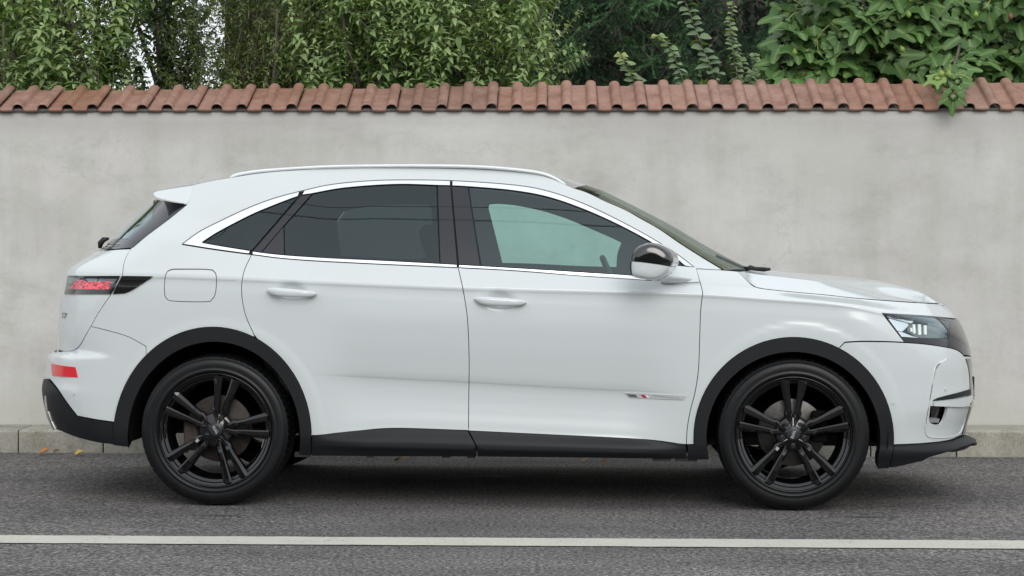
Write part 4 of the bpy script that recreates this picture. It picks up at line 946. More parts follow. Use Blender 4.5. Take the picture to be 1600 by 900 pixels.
def tile_mesh(seed):
    rr = np.random.default_rng(seed); prof = []
    w = 2*PIT
    # flat then roll, twice; local x 0..w
    def yprof(x):
        q = (x % PIT)/PIT
        if q < .54: return .0015*math.sin(q/.54*math.pi)*-1
        s = (q-.54)/.46*2-1; return .033*math.sqrt(max(0, 1-abs(s)**2.3))
    xs = sorted(set(list(np.concatenate([np.linspace(0, .53*PIT, 6), np.linspace(.54, 1, 17)*PIT]))+list(np.concatenate([np.linspace(0, .53*PIT, 6), np.linspace(.54, 1, 17)*PIT])+PIT))); xs[-1] -= .0035
    m = len(xs); V = []
    ss_ = [0, .006, .03, .2, .39, .415, .42]
    for s in ss_:
        for x in xs:
            h = yprof(x)*(1 if s < .4 else 1.0); lift = -.004 if s == 0 else 0
            V.append((x, s, h+lift+.0015*rr.normal()*0))
    k = len(V)
    for s in ss_:
        for x in xs: V.append((x, s, yprof(x)-.019+.009*min(1, yprof(x)/.02)*(yprof(x) > 0)+(.004 if s == 0 else 0)))
    F = [(i*m+j, i*m+j+1, (i+1)*m+j+1, (i+1)*m+j) for i in range(len(ss_)-1) for j in range(m-1)]
    F += [(k+i*m+j, k+(i+1)*m+j, k+(i+1)*m+j+1, k+i*m+j+1) for i in range(len(ss_)-1) for j in range(m-1)]
    L = len(ss_)-1
    F += [(j, k+j, k+j+1, j+1) for j in range(m-1)]+[(L*m+j, L*m+j+1, k+L*m+j+1, k+L*m+j) for j in range(m-1)]
    F += [(i*m, (i+1)*m, k+(i+1)*m, k+i*m) for i in range(L)]+[(i*m+m-1, k+i*m+m-1, k+(i+1)*m+m-1, (i+1)*m+m-1) for i in range(L)]
    me = me_from('roof_tile', V, F, tm); return me
TME = [tile_mesh(s) for s in range(2)]
# a roll is centred near photo column 104 (bottom edge): line the course up with it
xr0 = at_y(104.5, 172, 2.695)[0]; start = xr0-.75*PIT-2*PIT*16
i = 0; x = start
while x < 7.6:
    phi = rad(np.interp(x, [-3.2, 3.2], [20.5, 27.5]))+RNG.normal(0, .006)
    o = bpy.data.objects.new('roof_tile', TME[i % 2]); o.location = (x, 2.695+RNG.normal(0, .003), eave_z(x)+.019+RNG.normal(0, .0015)); o.rotation_euler = (phi, RNG.normal(0, .004), RNG.normal(0, .004)); link(o, wall)
    x += 2*PIT; i += 1
# mortar bed closing the eave under the tiles
V = []; nx = 300; wx = np.linspace(-9, 8, nx)
for x in wx:
    e = eave_z(x); V += [(x, 2.722+.004*mn.noise((x*9, 0, 0)), e+.006+.004*mn.noise((x*14, 2, 0))), (x, 2.722, e+.018+.008*mn.noise((x*11, 5, 0))), (x, YWALL+.28, e+.115), (x, YWALL+.28, e-.02), (x, 2.76, e-.002)]
mesh_obj('mortar_bed', V, [(a*5+k, (a+1)*5+k, (a+1)*5+(k+1) % 5, a*5+(k+1) % 5) for a in range(nx-1) for k in range(5)], simple('dark_mortar', (.16,.145,.125), .95, noise=.4, nscale=20, bump=.5), wall)
# ------------------------------------------------------------------ planting behind the wall
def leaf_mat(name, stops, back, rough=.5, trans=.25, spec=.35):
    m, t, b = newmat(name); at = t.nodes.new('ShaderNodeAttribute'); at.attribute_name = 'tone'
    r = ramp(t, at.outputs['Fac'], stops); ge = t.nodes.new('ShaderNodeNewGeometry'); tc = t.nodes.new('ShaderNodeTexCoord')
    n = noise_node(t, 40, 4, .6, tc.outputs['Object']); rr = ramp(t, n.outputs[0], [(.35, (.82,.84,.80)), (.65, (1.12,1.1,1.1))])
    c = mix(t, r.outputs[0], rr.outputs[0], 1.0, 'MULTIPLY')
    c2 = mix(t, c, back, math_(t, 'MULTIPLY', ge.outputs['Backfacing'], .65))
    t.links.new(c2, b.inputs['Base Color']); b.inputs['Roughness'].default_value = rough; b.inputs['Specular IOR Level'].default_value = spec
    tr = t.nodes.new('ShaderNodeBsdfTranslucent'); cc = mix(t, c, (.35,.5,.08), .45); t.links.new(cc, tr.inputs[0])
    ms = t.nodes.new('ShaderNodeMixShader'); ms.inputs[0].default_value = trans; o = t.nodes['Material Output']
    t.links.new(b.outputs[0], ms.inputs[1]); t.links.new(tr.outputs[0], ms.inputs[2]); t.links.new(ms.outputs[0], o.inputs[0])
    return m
LM = {
 'apple': leaf_mat('apple_leaf', [(0, (.034,.080,.020)), (.4, (.12,.235,.050)), (.75, (.31,.455,.125)), (1, (.54,.65,.27))], (.34,.45,.23), .42, .36, .25),
 'apple_dark': leaf_mat('dark_apple_leaf', [(0, (.020,.050,.018)), (.6, (.055,.13,.035)), (1, (.16,.28,.08))], (.12,.17,.11)),
 'privet': leaf_mat('yellowing_shrub_leaf', [(0, (.04,.075,.012)), (.5, (.14,.22,.035)), (.85, (.31,.40,.08)), (.97, (.22,.19,.06)), (1, (.26,.13,.05))], (.16,.2,.09)),
 'spruce': leaf_mat('spruce_needle', [(0, (.006,.018,.007)), (.45, (.026,.076,.030)), (1, (.18,.38,.15))], (.03,.05,.035), .6, .05),
 'quince': leaf_mat('quince_leaf', [(0, (.055,.12,.028)), (.5, (.12,.24,.05)), (.8, (.24,.40,.06)), (1, (.58,.62,.07))], (.22,.28,.18)),
 'fig': leaf_mat('fig_leaf', [(0, (.008,.040,.010)), (.5, (.028,.105,.024)), (.85, (.10,.24,.04)), (1, (.40,.55,.15))], (.12,.22,.07), .40, .2, .28),
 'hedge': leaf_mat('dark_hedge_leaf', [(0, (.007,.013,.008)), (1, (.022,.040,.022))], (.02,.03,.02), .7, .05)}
bark = simple('bark', (.10,.085,.065), .9, noise=.4, nscale=40, bump=.8); bark_pale = simple('pale_twig', (.17,.16,.12), .8, noise=.25, nscale=60); petm = simple('yellow_green_stalk', (.36,.40,.10), .5)
def norm(v): return v/(np.linalg.norm(v, axis=-1, keepdims=True)+1e-9)
LT = np.array([0, .18, .42, .68, .88, 1.0]); LW = np.array([.02, .34, .5, .42, .20, .0])
def leaf_arrays(P, D, Nn, L, width=.5, curl=.35, fold=.28, tw=LW):
    """P base points, D directions, Nn normals, L lengths -> folded, drooping leaf blades"""
    n = len(P); D = norm(D); Sd = norm(np.cross(D, Nn)); Nn = np.cross(Sd, D); V = []
    for t, w in zip(LT, tw):
        c = P+D*(L*t*(1-.25*curl*t))[:, None]-Nn*(L*curl*t*t*.8)[:, None]; hw = (L*w*width)[:, None]
        V += [c+Sd*hw+Nn*hw*fold, c, c-Sd*hw+Nn*hw*fold]
    V = np.stack(V, 1).reshape(-1, 3); k = len(LT)*3; F = []
    for i in range(len(LT)-1):
        a = i*3; F += [(a, a+1, a+4, a+3), (a+1, a+2, a+5, a+4)]
    F = (np.array(F)[None]+(np.arange(n)*k)[:, None, None]).reshape(-1, 4); return V, F, k
def fast_mesh(name, V, Q, mat, parent=None, tone=None, kind=None, link_it=True):
    me = bpy.data.meshes.new(name); nv, nf = len(V), len(Q); m = Q.shape[1]
    me.vertices.add(nv); me.vertices.foreach_set('co', np.asarray(V, np.float32).ravel())
    me.loops.add(nf*m); me.loops.foreach_set('vertex_index', np.asarray(Q, np.int32).ravel())
    me.polygons.add(nf); me.polygons.foreach_set('loop_start', np.arange(0, nf*m, m, dtype=np.int32)); me.polygons.foreach_set('loop_total', np.full(nf, m, np.int32))
    me.polygons.foreach_set('use_smooth', np.ones(nf, bool)); me.update(calc_edges=True); me.materials.append(mat)
    if tone is not None:
        a = me.attributes.new('tone', 'FLOAT', 'POINT'); a.data.foreach_set('value', np.asarray(tone, np.float32))
    if not link_it: return me
    o = bpy.data.objects.new(name, me); link(o, parent)
    if kind: o['kind'] = kind
    return o
class Plant:
    def __init__(s, seed): s.r = np.random.default_rng(seed); s.P, s.D, s.N, s.L, s.T = [], [], [], [], []; s.SV, s.SF, s.o = [], [], 0
    def stem(s, path, r, seg=5):
        V, F = tube_arrays(path, r, seg, False); s.SV.append(V); s.SF.append(np.array(F)+s.o); s.o += len(V)
    def shoot(s, p0, d, L, leaf, n, spread=.9, tipbright=.35, tone=(.2, .75), droop=0., stem_r=.0022):
        r = s.r; k = 7; t = np.linspace(0, 1, k)[:, None]; d = norm(np.array(d, float)); b = norm(r.normal(size=3))*.12*L
        path = np.array(p0)+d*L*t+b*t*t+np.array([0, 0, -droop*L])*t*t; s.stem(path, np.linspace(stem_r, stem_r*.35, k))
        tt = np.sort(r.uniform(.06, 1, n)); pts = np.stack([np.interp(tt, t[:, 0], path[:, j]) for j in range(3)], 1)
        ax = norm(path[-1]-path[0]); u = norm(np.cross(ax, [.3, .9, .1])); v = np.cross(ax, u)
        ang = np.arange(n)*2.4+r.uniform(0, 6); rd = np.cos(ang)[:, None]*u+np.sin(ang)[:, None]*v
        D = norm(rd*spread+ax*r.uniform(.25, .9, n)[:, None]+r.normal(0, .15, (n, 3))); N_ = norm(ax*1.0-rd*.25+np.array([0, 0, .5])+r.normal(0, .25, (n, 3)))
        s.P.append(pts); s.D.append(D); s.N.append(N_); s.L.append(leaf*(1-.45*tt**2)*r.uniform(.7, 1.2, n)); s.T.append(np.clip(r.uniform(*tone, n)+tipbright*tt**2, 0, 1))
    def build(s, name, parent, mat, width=.5, curl=.35, fold=.28, stem_mat=None, kind='stuff', leafname='leaves'):
        P, D, N_, L, T = (np.concatenate(q) for q in (s.P, s.D, s.N, s.L, s.T))
        V, F, k = leaf_arrays(P, D, N_, L, width, curl, fold); fast_mesh(leafname, V, F, mat, parent, np.repeat(T, k), kind='stuff')
        if s.SV: fast_mesh('twigs', np.concatenate(s.SV), np.concatenate(s.SF), stem_mat or bark_pale, parent, kind='stuff')
        return len(L)
def trunk(parent, path, r0, r1): return tube('trunk', path, np.linspace(r0, r1, len(path)), bark, parent, 10)
def tree(name, label, cat, group, x, Y, h): 
    e = empty(name, (x, Y, 0)); tag(e, label, cat, group); return e
def X(px, Y): return float(at_y(px, 70, Y)[0])
def Zp(py, Y): return float(at_y(800, py, Y)[2])
def crown_tree(name, label, cat, px0, px1, Y, ztop, nshoot, leaf, mat, seed, width=.46, curl=1.0, up=1.0, nl=(30, 44), SL=(.30, .65), tone=(.15, .95), zlow=1.7, dy=.45, tip=.35, group=None, dens=None, trunk_px=None):
    xa, xb = X(px0, Y), X(px1, Y); xc = X(trunk_px, Y) if trunk_px else (xa+xb)/2
    e = tree(name, label, cat, group, xc, Y, ztop); pl = Plant(seed); r = pl.r
    T0 = np.array([xc, Y, -.05]); tp = smooth_pts([(0, 0, -.05), (.03, 0, .7), (-.02, .02, 1.5), (.02, 0, 2.3), (0, 0, min(3.0, ztop-.3))], n=4)
    trunk(e, tp, .055, .018)
    for k in range(7):                                     # limbs
        a = r.uniform(0, 2*np.pi); z0 = r.uniform(1.1, 2.3); ex = r.uniform(xa, xb)-xc; ey = r.uniform(-dy, dy)
        path = smooth_pts([(0, 0, z0), (ex*.4, ey*.4, z0+.25), (ex*.85, ey*.85, z0+.55), (ex, ey, min(z0+1.0, ztop))], n=4); o = tube('limb', path, np.linspace(.022, .006, len(path)), bark, e, 7)
    for k in range(nshoot):
        x = r.uniform(xa, xb); y = r.uniform(-dy, dy); z = r.uniform(zlow, ztop-.25)
        if dens is not None and not dens(x, z, r): continue
        d = (r.normal(0, .32), r.normal(0, .30)-.08, up*r.uniform(.6, 1.2)); L = r.uniform(*SL)
        pl.shoot((x-xc, y, z), d, L, leaf*r.uniform(.85, 1.15), int(r.integers(*nl)*L/.55), tone=tone, tipbright=tip)
    pl.build(name, e, mat, width, curl); return e
def gaps(lst, Y):                                          # (px, py, rx, ry): places where the sky shows through
    W = [(X(a, Y), Zp(b, Y), c/250, d_/250) for a, b, c, d_ in lst]
    def f(x, z, r):
        for gx, gz, rx, rz in W:
            if any(((x-gx)/rx)**2+((z+q-gz)/rz)**2 < 1 for q in (.02, .15, .28, .42, .55)): return r.random() < .05
        return True
    return f
NS = 1.0
GL = gaps([(224,75,7,45),(232,118,14,14),(320,5,16,10),(324,58,7,9),(22,66,9,6),(60,85,7,6)], 3.9)
crown_tree('apple_tree', 'grey green apple tree with upright shoots at the far left end above the wall', 'tree', -60, 95, 3.75, 3.35, 190, .078, LM['apple'], 11, dens=GL)
crown_tree('apple_tree', 'apple tree with curled pale leaves between the far left tree and the sky gap', 'tree', 85, 215, 3.7, 3.4, 200, .076, LM['apple'], 12, dens=GL)
crown_tree('apple_tree', 'sparse dark leaved fruit tree with bright sky showing through its leaves', 'tree', 200, 305, 4.3, 3.3, 150, .078, LM['apple_dark'], 13, dens=gaps([(224,75,9,40),(232,118,13,13),(320,5,18,12),(324,58,9,10)], 4.3), tone=(.05, .7))
crown_tree('yellowing_shrub', 'tall fine leaved shrub turning yellow, right of the sky gap', 'shrub', 288, 500, 3.75, 3.35, 560, .042, LM['privet'], 14, nl=(34, 50), SL=(.25, .5), tone=(.1, .85), dens=gaps([(320,5,24,20),(324,58,12,14)], 3.75))
crown_tree('apple_tree', 'dense apple tree with pale upright shoots left of the wall centre', 'tree', 470, 680, 3.7, 3.4, 310, .074, LM['apple'], 15)
crown_tree('apple_tree', 'apple tree left of the dark spruce with branches reaching over it', 'tree', 650, 850, 3.75, 3.4, 270, .072, LM['apple'], 16)
# reaching branches in front of the spruce
e = empty('apple_branch', (X(830, 3.55), 3.55, Zp(110, 3.55))); tag(e, 'thin leafy apple branches stretching right over the tiles in front of the spruce', 'branch')
pl = Plant(20); o0 = np.array([X(830, 3.55), 3.55, Zp(110, 3.55)])
for a_, b_ in (((838,128),(925,96)),((842,118),(932,80)),((845,90),(908,24)),((852,60),(880,-10)),((830,70),(862,30)),((835,100),(900,70)),((838,40),(866,-20)),((835,130),(868,100)),((826,60),(850,5))):
    p0 = np.array([X(a_[0], 3.55), 3.55, Zp(a_[1], 3.55)])-o0; p1 = np.array([X(b_[0], 3.55), 3.5, Zp(b_[1], 3.55)])-o0
    L = np.linalg.norm(p1-p0); pl.shoot(p0, p1-p0, L, .066, int(L*56), tone=(.2, .9), stem_r=.0045)
pl.build('apple_branch', e, LM['apple'], .6, .6, stem_mat=simple('grey_twig', (.24,.22,.18), .8))
# low fillers directly behind the coping so that no bare soil shows
def low(name, label, px0, px1, Y, z0, z1, n, leaf, mat, seed, tone=(.1,.7), cat='shrub'):
    e = empty(name, ((X(px0, Y)+X(px1, Y))/2, Y, 0)); tag(e, label, cat); pl = Plant(seed); r = pl.r; xc = e.location[0]
    trunk(e, [(0, 0, -.05), (.02, 0, .8), (0, 0, 1.6)], .03, .015)
    for k in range(n):
        pl.shoot((r.uniform(X(px0, Y), X(px1, Y))-xc, r.uniform(-.3, .3), r.uniform(z0, z1)), (r.normal(0, .5), r.normal(0, .4), r.uniform(.3, 1)), r.uniform(.2, .4), leaf, 18, tone=tone)
    pl.build(name, e, mat, .5, .3)
low('garden_shrub', 'low dense green shrub tucked just behind the coping at the left end', -40, 200, 3.45, 1.8, 2.15, 110, .05, LM['apple'], 31)
low('garden_shrub', 'low dark shrub behind the coping below the middle apple trees', 420, 860, 4.3, 1.8, 2.9, 420, .055, LM['apple_dark'], 32)
low('garden_shrub', 'low leafy shrub behind the coping below the yellowing shrub', 280, 480, 4.2, 1.8, 2.7, 200, .045, LM['privet'], 33, tone=(0,.5))
# quince suckers: round leaves on single arching stems
def sucker(label, pts, Y, leaf, n, tone, tip, seed, width=.8, name='quince_shoot'):
    P3 = [(X(a, Y), Y, Zp(b, Y)) for a, b in pts]; e = empty(name, P3[0]); tag(e, label, 'shoot'); pl = Plant(seed); r = pl.r
    path = smooth_pts(np.array(P3)-np.array(P3[0]), n=6); path[:, 1] += .02*np.sin(np.arange(len(path))); tube('stem', path, np.linspace(.005, .0018, len(path)), bark_pale, e, 6)
    t = np.linspace(.02, 1, n); s = np.linspace(0, 1, len(path)); pts_ = np.stack([np.interp(t, s, path[:, j]) for j in range(3)], 1)
    sg = np.where(np.arange(n) % 2 == 0, 1, -1); D = np.stack([sg*r.uniform(.5, 1.1, n), r.normal(-.2, .6, n), r.uniform(-.1, .5, n)], 1)
    N_ = np.stack([r.normal(0, .3, n), np.full(n, -.5)+r.normal(0, .25, n), np.full(n, .8)], 1)
    pl.P.append(pts_); pl.D.append(D); pl.N.append(N_); pl.L.append(leaf*1.3*(1-.4*t)*r.uniform(.8, 1.25, n)); pl.T.append(np.clip(r.uniform(*tone, n)*(1-.0*t)+tip*t**2, 0, 1))
    P, D, N2, L, T = (np.concatenate(q) for q in (pl.P, pl.D, pl.N, pl.L, pl.T)); V, F, k = leaf_arrays(P, D, N2, L, width, .45, .2)
    for q in range(len(L)): fast_mesh('leaf', V[q*k:(q+1)*k], F[:len(F)//len(L)], LM['quince'], e, np.full(k, T[q]))
sucker('short quince shoot with bright yellow tip standing above the coping', [(996,140),(985,115),(975,95),(970,84)], 3.3, .058, 20, (.4,.7), .7, 41)
sucker('arching quince shoot with lime green tip right of the short yellow one', [(1072,140),(1062,112),(1052,85),(1040,66),(1030,56),(1024,60)], 3.3, .050, 30, (.4,.7), .6, 42)
sucker('long reddish quince shoot with large grey green leaves leaving the top of the picture', [(1118,120),(1105,92),(1090,55),(1078,22),(1064,-15),(1055,-50)], 3.4, .072, 34, (.15,.5), .1, 43)
sucker('straight quince shoot with small lime leaves near the fig tree', [(1156,140),(1150,105),(1145,78),(1141,45),(1144,15),(1143,-20),(1146,-45)], 3.4, .046, 54, (.45,.8), .3, 44)
sucker('second straight quince shoot crossing the lime leaved one', [(1165,135),(1158,100),(1150,70),(1140,48)], 3.45, .044, 26, (.4,.75), .2, 45)
sucker('small low quince sprig at the foot of the fig tree', [(1168,140),(1175,112),(1180,92),(1178,86)], 3.4, .040, 22, (.4,.8), .2, 46)
low('garden_shrub', 'low mound of round green leaves at the foot of the quince shoots', 1105, 1235, 3.5, 1.85, 2.12, 60, .062, LM['quince'], 34, tone=(.2,.6))
# spruce with hanging twigs
def spruce(label, px, Y, px0, px1, z0, z1, n, seed):
    e = tree('spruce', label, 'tree', None, X(px, Y), Y, 6); tube('trunk', [(0,0,-.05),(0,0,2),(0,0,6.2)], [.16,.13,.04], bark, e, 10); r = np.random.default_rng(seed); xc = X(px, Y)
    NP, ND, NL, NT = [], [], [], []; SV, SF, o = [], [], 0
    for k in range(n):
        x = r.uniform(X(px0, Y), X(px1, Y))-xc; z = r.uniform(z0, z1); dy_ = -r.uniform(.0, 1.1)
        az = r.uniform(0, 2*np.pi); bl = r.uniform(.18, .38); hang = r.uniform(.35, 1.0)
        d = norm(np.array([math.cos(az)*.8, math.sin(az)*.6-.3, -hang])); p0 = np.array([x, dy_, z]); tone = r.uniform(0, 1)**1.2*(.25+.75*(-dy_/1.1))  # light put into needle colour: front twigs and tips paler, deeper twigs darker
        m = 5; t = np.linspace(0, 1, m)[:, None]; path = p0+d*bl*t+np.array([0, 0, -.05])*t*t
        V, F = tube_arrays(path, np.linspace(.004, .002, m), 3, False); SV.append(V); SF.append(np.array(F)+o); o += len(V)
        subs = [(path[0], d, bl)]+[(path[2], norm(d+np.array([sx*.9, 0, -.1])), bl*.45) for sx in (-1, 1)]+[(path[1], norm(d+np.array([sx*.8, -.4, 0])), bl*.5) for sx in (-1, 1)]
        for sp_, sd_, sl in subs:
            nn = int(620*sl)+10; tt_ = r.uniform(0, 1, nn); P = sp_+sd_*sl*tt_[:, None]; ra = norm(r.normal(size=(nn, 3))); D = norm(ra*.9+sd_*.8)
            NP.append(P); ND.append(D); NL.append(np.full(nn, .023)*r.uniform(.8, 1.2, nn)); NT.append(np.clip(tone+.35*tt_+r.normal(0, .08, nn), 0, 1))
    P, D, L, T = map(np.concatenate, (NP, ND, NL, NT)); U = norm(np.cross(D, r.normal(size=D.shape)))*.0026
    V = np.stack([P-U, P+U, P+D*L[:, None]], 1).reshape(-1, 3); F = np.arange(len(V)).reshape(-1, 3)
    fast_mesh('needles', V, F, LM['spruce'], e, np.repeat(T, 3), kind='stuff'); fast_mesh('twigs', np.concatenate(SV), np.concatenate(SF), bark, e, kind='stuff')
    for k in range(26):
        z = r.uniform(1.9, 4.2); a = r.uniform(-2.6, -.5); L_ = r.uniform(.7, 1.3); path = smooth_pts([(0,0,z),(math.cos(a)*L_*.5, math.sin(a)*L_*.5, z+.05),(math.cos(a)*L_, math.sin(a)*L_, z-.1)], n=4); tube('bough', path, np.linspace(.02, .006, len(path)), bark, e, 6)
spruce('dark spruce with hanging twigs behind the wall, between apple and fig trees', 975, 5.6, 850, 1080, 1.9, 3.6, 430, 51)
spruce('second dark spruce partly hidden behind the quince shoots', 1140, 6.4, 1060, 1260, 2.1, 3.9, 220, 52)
# dark evergreen hedge closing the garden behind
def hedge(label, px0, px1, Y, z1, n, seed):
    e = empty('evergreen_hedge', ((X(px0, Y)+X(px1, Y))/2, Y, 0)); tag(e, label, 'hedge'); r = np.random.default_rng(seed); xa, xb = X(px0, Y)-e.location[0], X(px1, Y)-e.location[0]
    nx, nz = 40, 12; V = [(x, .25+.12*mn.noise((x*2, z*2, 0)), z) for z in np.linspace(-.05, z1-.15, nz) for x in np.linspace(xa, xb, nx)]; V += [(x, .9, z) for _, x, z in [(0, v[0], v[2]) for v in V]]
    k = nx*nz; F = [(j*nx+i, j*nx+i+1, (j+1)*nx+i+1, (j+1)*nx+i) for j in range(nz-1) for i in range(nx-1)]; F += [tuple(q+k for q in f[::-1]) for f in F]
    F += [((nz-1)*nx+i, (nz-1)*nx+i+1, k+(nz-1)*nx+i+1, k+(nz-1)*nx+i) for i in range(nx-1)]; F += [(j*nx, (j+1)*nx, k+(j+1)*nx, k+j*nx) for j in range(nz-1)]+[(j*nx+nx-1, k+j*nx+nx-1, k+(j+1)*nx+nx-1, (j+1)*nx+nx-1) for j in range(nz-1)]
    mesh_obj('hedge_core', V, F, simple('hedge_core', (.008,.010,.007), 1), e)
    P = np.stack([r.uniform(xa, xb, n), r.uniform(-.15, .25, n), r.uniform(1.6, z1, n)], 1); D = np.stack([r.normal(0, 1, n), -np.abs(r.normal(0, .7, n)), r.normal(.2, .8, n)], 1); N_ = np.stack([r.normal(0, .5, n), -np.ones(n), r.normal(.8, .4, n)], 1)
    V, F, k = leaf_arrays(P, D, N_, np.full(n, .07)*r.uniform(.7, 1.3, n)); fast_mesh('leaves', V, F, LM['hedge'], e, np.repeat(r.random(n), k), kind='stuff')
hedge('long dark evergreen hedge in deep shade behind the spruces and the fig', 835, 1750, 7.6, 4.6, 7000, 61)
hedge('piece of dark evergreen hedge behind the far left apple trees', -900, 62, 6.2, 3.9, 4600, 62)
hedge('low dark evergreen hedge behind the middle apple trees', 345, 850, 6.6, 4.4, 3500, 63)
# fig tree with big lobed leaves, every leaf an object
def fig_leaf_mesh(seed, droop):
    r = np.random.default_rng(seed); lobes = [(-2.1, .62, .40), (-1.05, .86, .33), (0, 1.0, .31), (1.05, .86, .33), (2.1, .62, .40)]
    th = np.linspace(-2.75, 2.75, 67); R = np.zeros_like(th)
    for a, l, w in lobes: R = np.maximum(R, l*r.uniform(.9, 1.08)*np.exp(-((th-a)/w)**2*.55*(1.25)))
    R = np.maximum(R, .62*np.cos(th/3.6)); R *= 1+.02*r.normal(size=len(th)); V = [(0, 0, 0)]; ring = []
    for f in (.33, .67, 1.0):
        for t, q in zip(th, R):
            rr = q*f; x, y = rr*math.sin(t), rr*math.cos(t)+.0
            vein = min(abs(t-a) for a, _, _ in lobes); z = .06*min(vein, .5)*f-droop*rr*rr*.9-.10*abs(x)*droop+.03*math.sin(t*5+seed)*f
            V.append((x, y, z))
    m = len(th); F = []
    for k in range(m-1): F.append((0, 1+k, 2+k, 2+k))
    T3 = [(0, 2+k, 1+k) for k in range(m-1)]; Q = [(1+j*m+k, 2+j*m+k, 2+(j+1)*m+k, 1+(j+1)*m+k)[::-1] for j in range(2) for k in range(m-1)]
    me = bpy.data.meshes.new('leaf'); me.from_pydata(V, [], T3+Q); at = me.attributes.new('vein', 'FLOAT', 'POINT'); at.data.foreach_set('value', [1.0]+[math.exp(-(min(abs(t_-a) for a, _, _ in lobes)*f/.045)**2)*(1-.4*f) for f in (.33, .67, 1.0) for t_ in th]); me.polygons.foreach_set('use_smooth', [True]*len(me.polygons)); return me
def fig_mat(tone):
    m = LM['fig'].copy(); t = m.node_tree
    for n in list(t.nodes):
        if n.type == 'ATTRIBUTE':
            oi = t.nodes.new('ShaderNodeObjectInfo'); ms = math_(t, 'ADD', math_(t, 'MULTIPLY', oi.outputs['Random'], .75), tone)
            for l in list(n.outputs['Fac'].links): t.links.new(ms, l.to_socket)
        if n.type == 'TEX_NOISE': n.inputs['Scale'].default_value = 3
    at = t.nodes.new('ShaderNodeAttribute'); at.attribute_name = 'vein'; b = t.nodes['Principled BSDF']; l = b.inputs['Base Color'].links[0]; src = l.from_socket
    t.links.new(mix(t, src, (.30,.40,.16), math_(t, 'MULTIPLY', at.outputs['Fac'], .75)), b.inputs['Base Color'])
    return m
FM = fig_mat(0.0); FMY = fig_mat(.9); FLM = [fig_leaf_mesh(s, d) for s, d in ((1,.10),(2,.22),(3,.34),(4,.50),(5,.16))]
for me in FLM: me.materials.append(FM)
fy = FLM[2].copy(); fy.materials.clear(); fy.materials.append(FMY)
YF = 3.75
fig = tree('fig_tree', 'large fig tree with broad lobed leaves spilling over the tiles at the right', 'tree', None, X(1440, YF), YF, 4); fx = X(1440, YF); r = np.random.default_rng(77)
def frame(d, n, s):
    d = norm(np.array(d, float)); x = norm(np.cross(d, n)); z = np.cross(x, d); return Matrix(((x[0], d[0], z[0], 0), (x[1], d[1], z[1], 0), (x[2], d[2], z[2], 0), (0, 0, 0, 1))) @ Matrix.Scale(s, 4)
def put_leaf(p, d, n, s, me):
    o = bpy.data.objects.new('leaf', me); o.matrix_world = Matrix.Translation(p) @ frame(d, n, s); link(o); o.parent = fig; return o
PSV, PSF, po = [], [], 0
def petiole(a, b):
    global po
    m_ = (a+b)/2+np.array([0, 0, .015]); V, F = tube_arrays(np.array([a, m_, b]), [.0032,.0026,.0022], 5, False); PSV.append(V); PSF.append(np.array(F)+po); po += len(V)
br = []
for (pts) in ([(1440,300),(1425,160),(1415,90),(1420,30),(1410,-40)], [(1440,300),(1330,170),(1300,100),(1285,40),(1275,-30)], [(1440,300),(1540,150),(1535,80),(1520,10),(1500,-60)], [(1440,300),(1600,160),(1640,90),(1660,0)], [(1440,300),(1400,150),(1360,110),(1345,50),(1350,-20)], [(1440,300),(1250,160),(1238,100),(1236,60)], [(1500,200),(1490,130),(1478,105)]):
    yy = [0]+list(r.uniform(-.35, .25, len(pts)-1)); P3 = np.array([(X(a, YF)-fx, y, Zp(b, YF)) for (a, b), y in zip(pts, yy)]); P3[0] = (0, 0, 1.0)
    path = smooth_pts(P3, n=8); tube('limb', path, np.linspace(.028, .009, len(path)), bark, fig, 7); br.append(path)
tube('trunk', [(0, 0, -.05), (.02, 0, .5), (0, 0, 1.02)], [.07,.06,.05], bark, fig, 10)
nleaf = 0
for path in br:
    for q in range(int(len(path)*1.35)):
        i = r.integers(8, len(path)); p = path[i]+r.normal(0, .02, 3); 
        if p[2] < 1.95 or p[2] > 3.5: continue
        a = r.uniform(0, 2*np.pi); d = np.array([math.cos(a), math.sin(a)*.8-.25, r.uniform(-.25, .35)]); L = r.uniform(.07, .16); e2 = p+norm(d)*L
        petiole(p, e2); dn = norm(d+np.array([0, -.15, -r.uniform(.2, .9)])); put_leaf(e2, dn, np.array([r.normal(0, .4), -.75+r.normal(0, .3), .6]), r.uniform(.14, .23), FLM[int(r.integers(0, 5))]); nleaf += 1
# foliage filling the crown between the limbs
for k in range(165):
    px_ = r.uniform(1225, 1690); py_ = r.uniform(-70, 128); y = r.uniform(-.30, .35)
    if px_ < 1275 and py_ < 60 and r.random() < .7: continue
    p = np.array([X(px_, YF)-fx, y, Zp(py_, YF)]); a = r.uniform(0, 2*np.pi); d = np.array([math.cos(a), -.35+r.normal(0, .3), r.uniform(-.8, .05)])
    put_leaf(p, d, np.array([r.normal(0, .45), -.85+r.normal(0, .3), .45+r.normal(0, .25)]), r.uniform(.13, .23), FLM[int(r.integers(0, 5))])
    petiole(p-norm(d)*r.uniform(.06, .12)+np.array([0, .03, .03]), p)
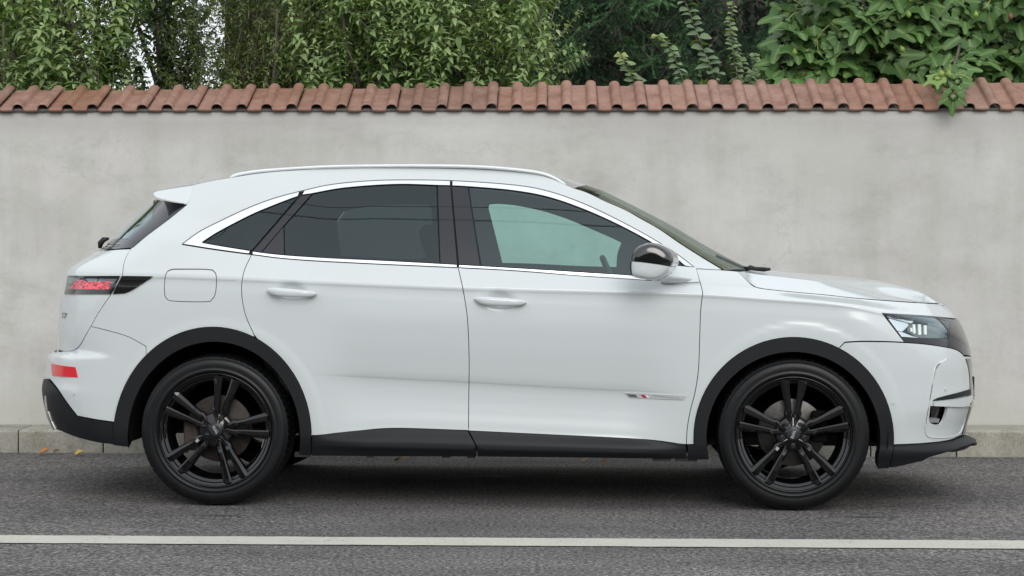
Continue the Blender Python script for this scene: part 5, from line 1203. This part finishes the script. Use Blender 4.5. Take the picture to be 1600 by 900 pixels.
# the spray hanging over the coping
def spray(px, py, Y, dpx, dpy, s, me, nrm=(-.1, -.8, .55)):
    p = np.array([X(px, Y)-fx, Y-YF, Zp(py, Y)]); q = np.array([X(px+dpx, Y)-fx, Y-YF-.03, Zp(py+dpy, Y)]); put_leaf(p, q-p, np.array(nrm), s, me)
for a in ((1478,118,2.85,14,60,.13,FLM[0]),(1486,120,2.80,60,38,.14,FLM[4]),(1475,122,2.8,-22,34,.11,FLM[1]),(1490,150,2.60,-4,34,.12,FLM[2]),(1495,128,2.75,42,8,.12,FLM[0]),(1468,112,2.9,16,-30,.12,FLM[1]),(1500,112,2.95,40,-12,.13,FLM[3])): spray(*a)
spray(1466, 122, 2.72, -38, 12, .105, fy, (-.2, -.65, .7))
for (a, b, c_, d_) in ((1480,122,1498,150),(1478,118,1490,92),(1482,118,1520,125),(1467,121,1480,116)): petiole(np.array([X(a, 2.8)-fx, 2.8-YF, Zp(b, 2.8)]), np.array([X(c_, 2.75)-fx, 2.75-YF, Zp(d_, 2.75)]))
pt = [np.array([X(a, y)-fx, y-YF, Zp(b, y)]) for a, b, y in ((1500,70,3.5),(1492,100,3.1),(1480,118,2.85),(1486,140,2.7))]; tube('limb', smooth_pts(pt, n=5), np.linspace(.011, .005, 16), bark, fig, 6)
fast_mesh('leaf_stalks', np.concatenate(PSV), np.concatenate(PSF), petm, fig, kind='stuff')
fm_ = simple('green_fig', (.20,.30,.05), .4, noise=.2, nscale=30); fr = simple('ripe_fig', (.17,.07,.04), .5)
V, F = lathe([(.0001,0),(.006,.002),(.013,.010),(.015,.018),(.012,.028),(.005,.036),(.002,.042)], 10)
for k, (a, b, y) in enumerate(((1412,83,3.35),(1420,29,3.35),(1472,122,2.72),(1484,123,2.74),(1524,30,3.35),(1242,88,3.4),(1421,5,3.35),(1579,33,3.35))):
    me = me_from('fig', V, F, fr if k == 7 else fm_); o = bpy.data.objects.new('fig', me); o.location = (X(a, y)-fx, y-YF, Zp(b, y)); o.rotation_euler = (r.uniform(1, 2), 0, r.uniform(0, 6)); link(o, fig); o.scale = (1.2,)*3
# fallen leaves along the kerb
dl = [simple('fallen_leaf_orange', (.42,.17,.05), .7), simple('fallen_leaf_brown', (.13,.08,.045), .8), simple('fallen_leaf_yellow', (.55,.38,.06), .7), simple('fallen_leaf_tan', (.38,.27,.13), .8)]
def fallen(label, px, py, L, w, m, rz, seed):
    p = on_road(px, py); r = np.random.default_rng(seed); V, F, k = leaf_arrays(np.zeros((1, 3)), np.array([[1., 0, .1]]), np.array([[0, -.4, 1.]]), np.array([L]), w, -.5, .6)
    V += r.normal(0, L*.03, V.shape); o = fast_mesh('fallen_leaf', V, F, m, None, np.zeros(len(V))); o.location = (p[0], p[1], road_z(p[0])+.008); o.rotation_euler = (0, 0, rz); tag(o, label, 'leaf', 'fallen leaves on the road')
fallen('larger crumpled orange leaf on the road, leftmost of the leaves by the kerb', 60, 711, .06, .8, dl[0], .1, 1)
fallen('small dark brown curled leaf beside the orange one', 83, 709.5, .038, .7, dl[1], .8, 2)
fallen('bright yellow leaf on the road nearest the rear bumper', 117, 712, .045, .9, dl[2], .2, 3)
fallen('flat tan leaf on the road under the rear door', 616, 721, .11, .35, dl[3], .05, 4)
fallen('thin pale leaf litter on the road under the front door', 905, 722, .09, .3, dl[3], .0, 5)
fallen('narrow brown leaf on the road just right of the pale one under the front door', 940, 722.5, .08, .25, dl[0], .1, 6)
# ------------------------------------------------------------------ across the street, behind the camera (seen only as reflections)
def cable(label, y, z0, sag, rr):
    xs = np.linspace(-30, 30, 50); P = np.stack([xs, y+xs*.05, z0-sag*(1-(xs/30)**2)+xs*.02], 1)
    o = tube('overhead_cable', P, rr, M['cavity'], None, 6); tag(o, label, 'cable', 'overhead cables across the street')

for k_, (l_, y_, z_, sg_, rr_) in enumerate((('thick black overhead cable, lowest of the bundle mirrored in the side windows', -5.4, 9.35, .35, .016), ('thin overhead cable just above the thick one, mirrored in the side windows', -5.6, 9.85, .5, .009), ('thin overhead cable in the middle of the bundle, mirrored in the side windows', -5.2, 9.9, .15, .009), ('topmost thin overhead cable of the bundle, mirrored in the side windows', -5.5, 10.5, .3, .010))):
    cable(l_, y_, z_, sg_, rr_)

# unseen wooded bank, added behind the camera so wheels and doors mirror something dark
nx, nz = 90, 14; V = []
for j in range(nz):
    for i in range(nx):
        x = -60+120*i/(nx-1); t = j/(nz-1); top = 6.2+1.6*mn.noise((x*.12, 0, 5))+.7*mn.noise((x*.6, 1, 5))
        V.append((x, -27-2.5*t**2+1.0*mn.noise((x*.5, t*4, 2))+.4*mn.noise((x*1.7, t*9, 2)), -.3+t*(top+.3)))
k = len(V); V += [(x, -36, z) for x, y, z in V]
F = [(j*nx+i, (j+1)*nx+i, (j+1)*nx+i+1, j*nx+i+1) for j in range(nz-1) for i in range(nx-1)]; F += [tuple(q+k for q in f[::-1]) for f in F]
F += [((nz-1)*nx+i, k+(nz-1)*nx+i, k+(nz-1)*nx+i+1, (nz-1)*nx+i+1) for i in range(nx-1)]
F += [(j*nx+c, (j+1)*nx+c, k+(j+1)*nx+c, k+j*nx+c) for j in range(nz-1) for c in (0, nx-1)]
wb = mesh_obj('unseen_wooded_bank', V, F, simple('unseen_bank_foliage', (.035,.055,.028), .9, noise=.5, nscale=1.5), None); tag(wb, kind='stuff')
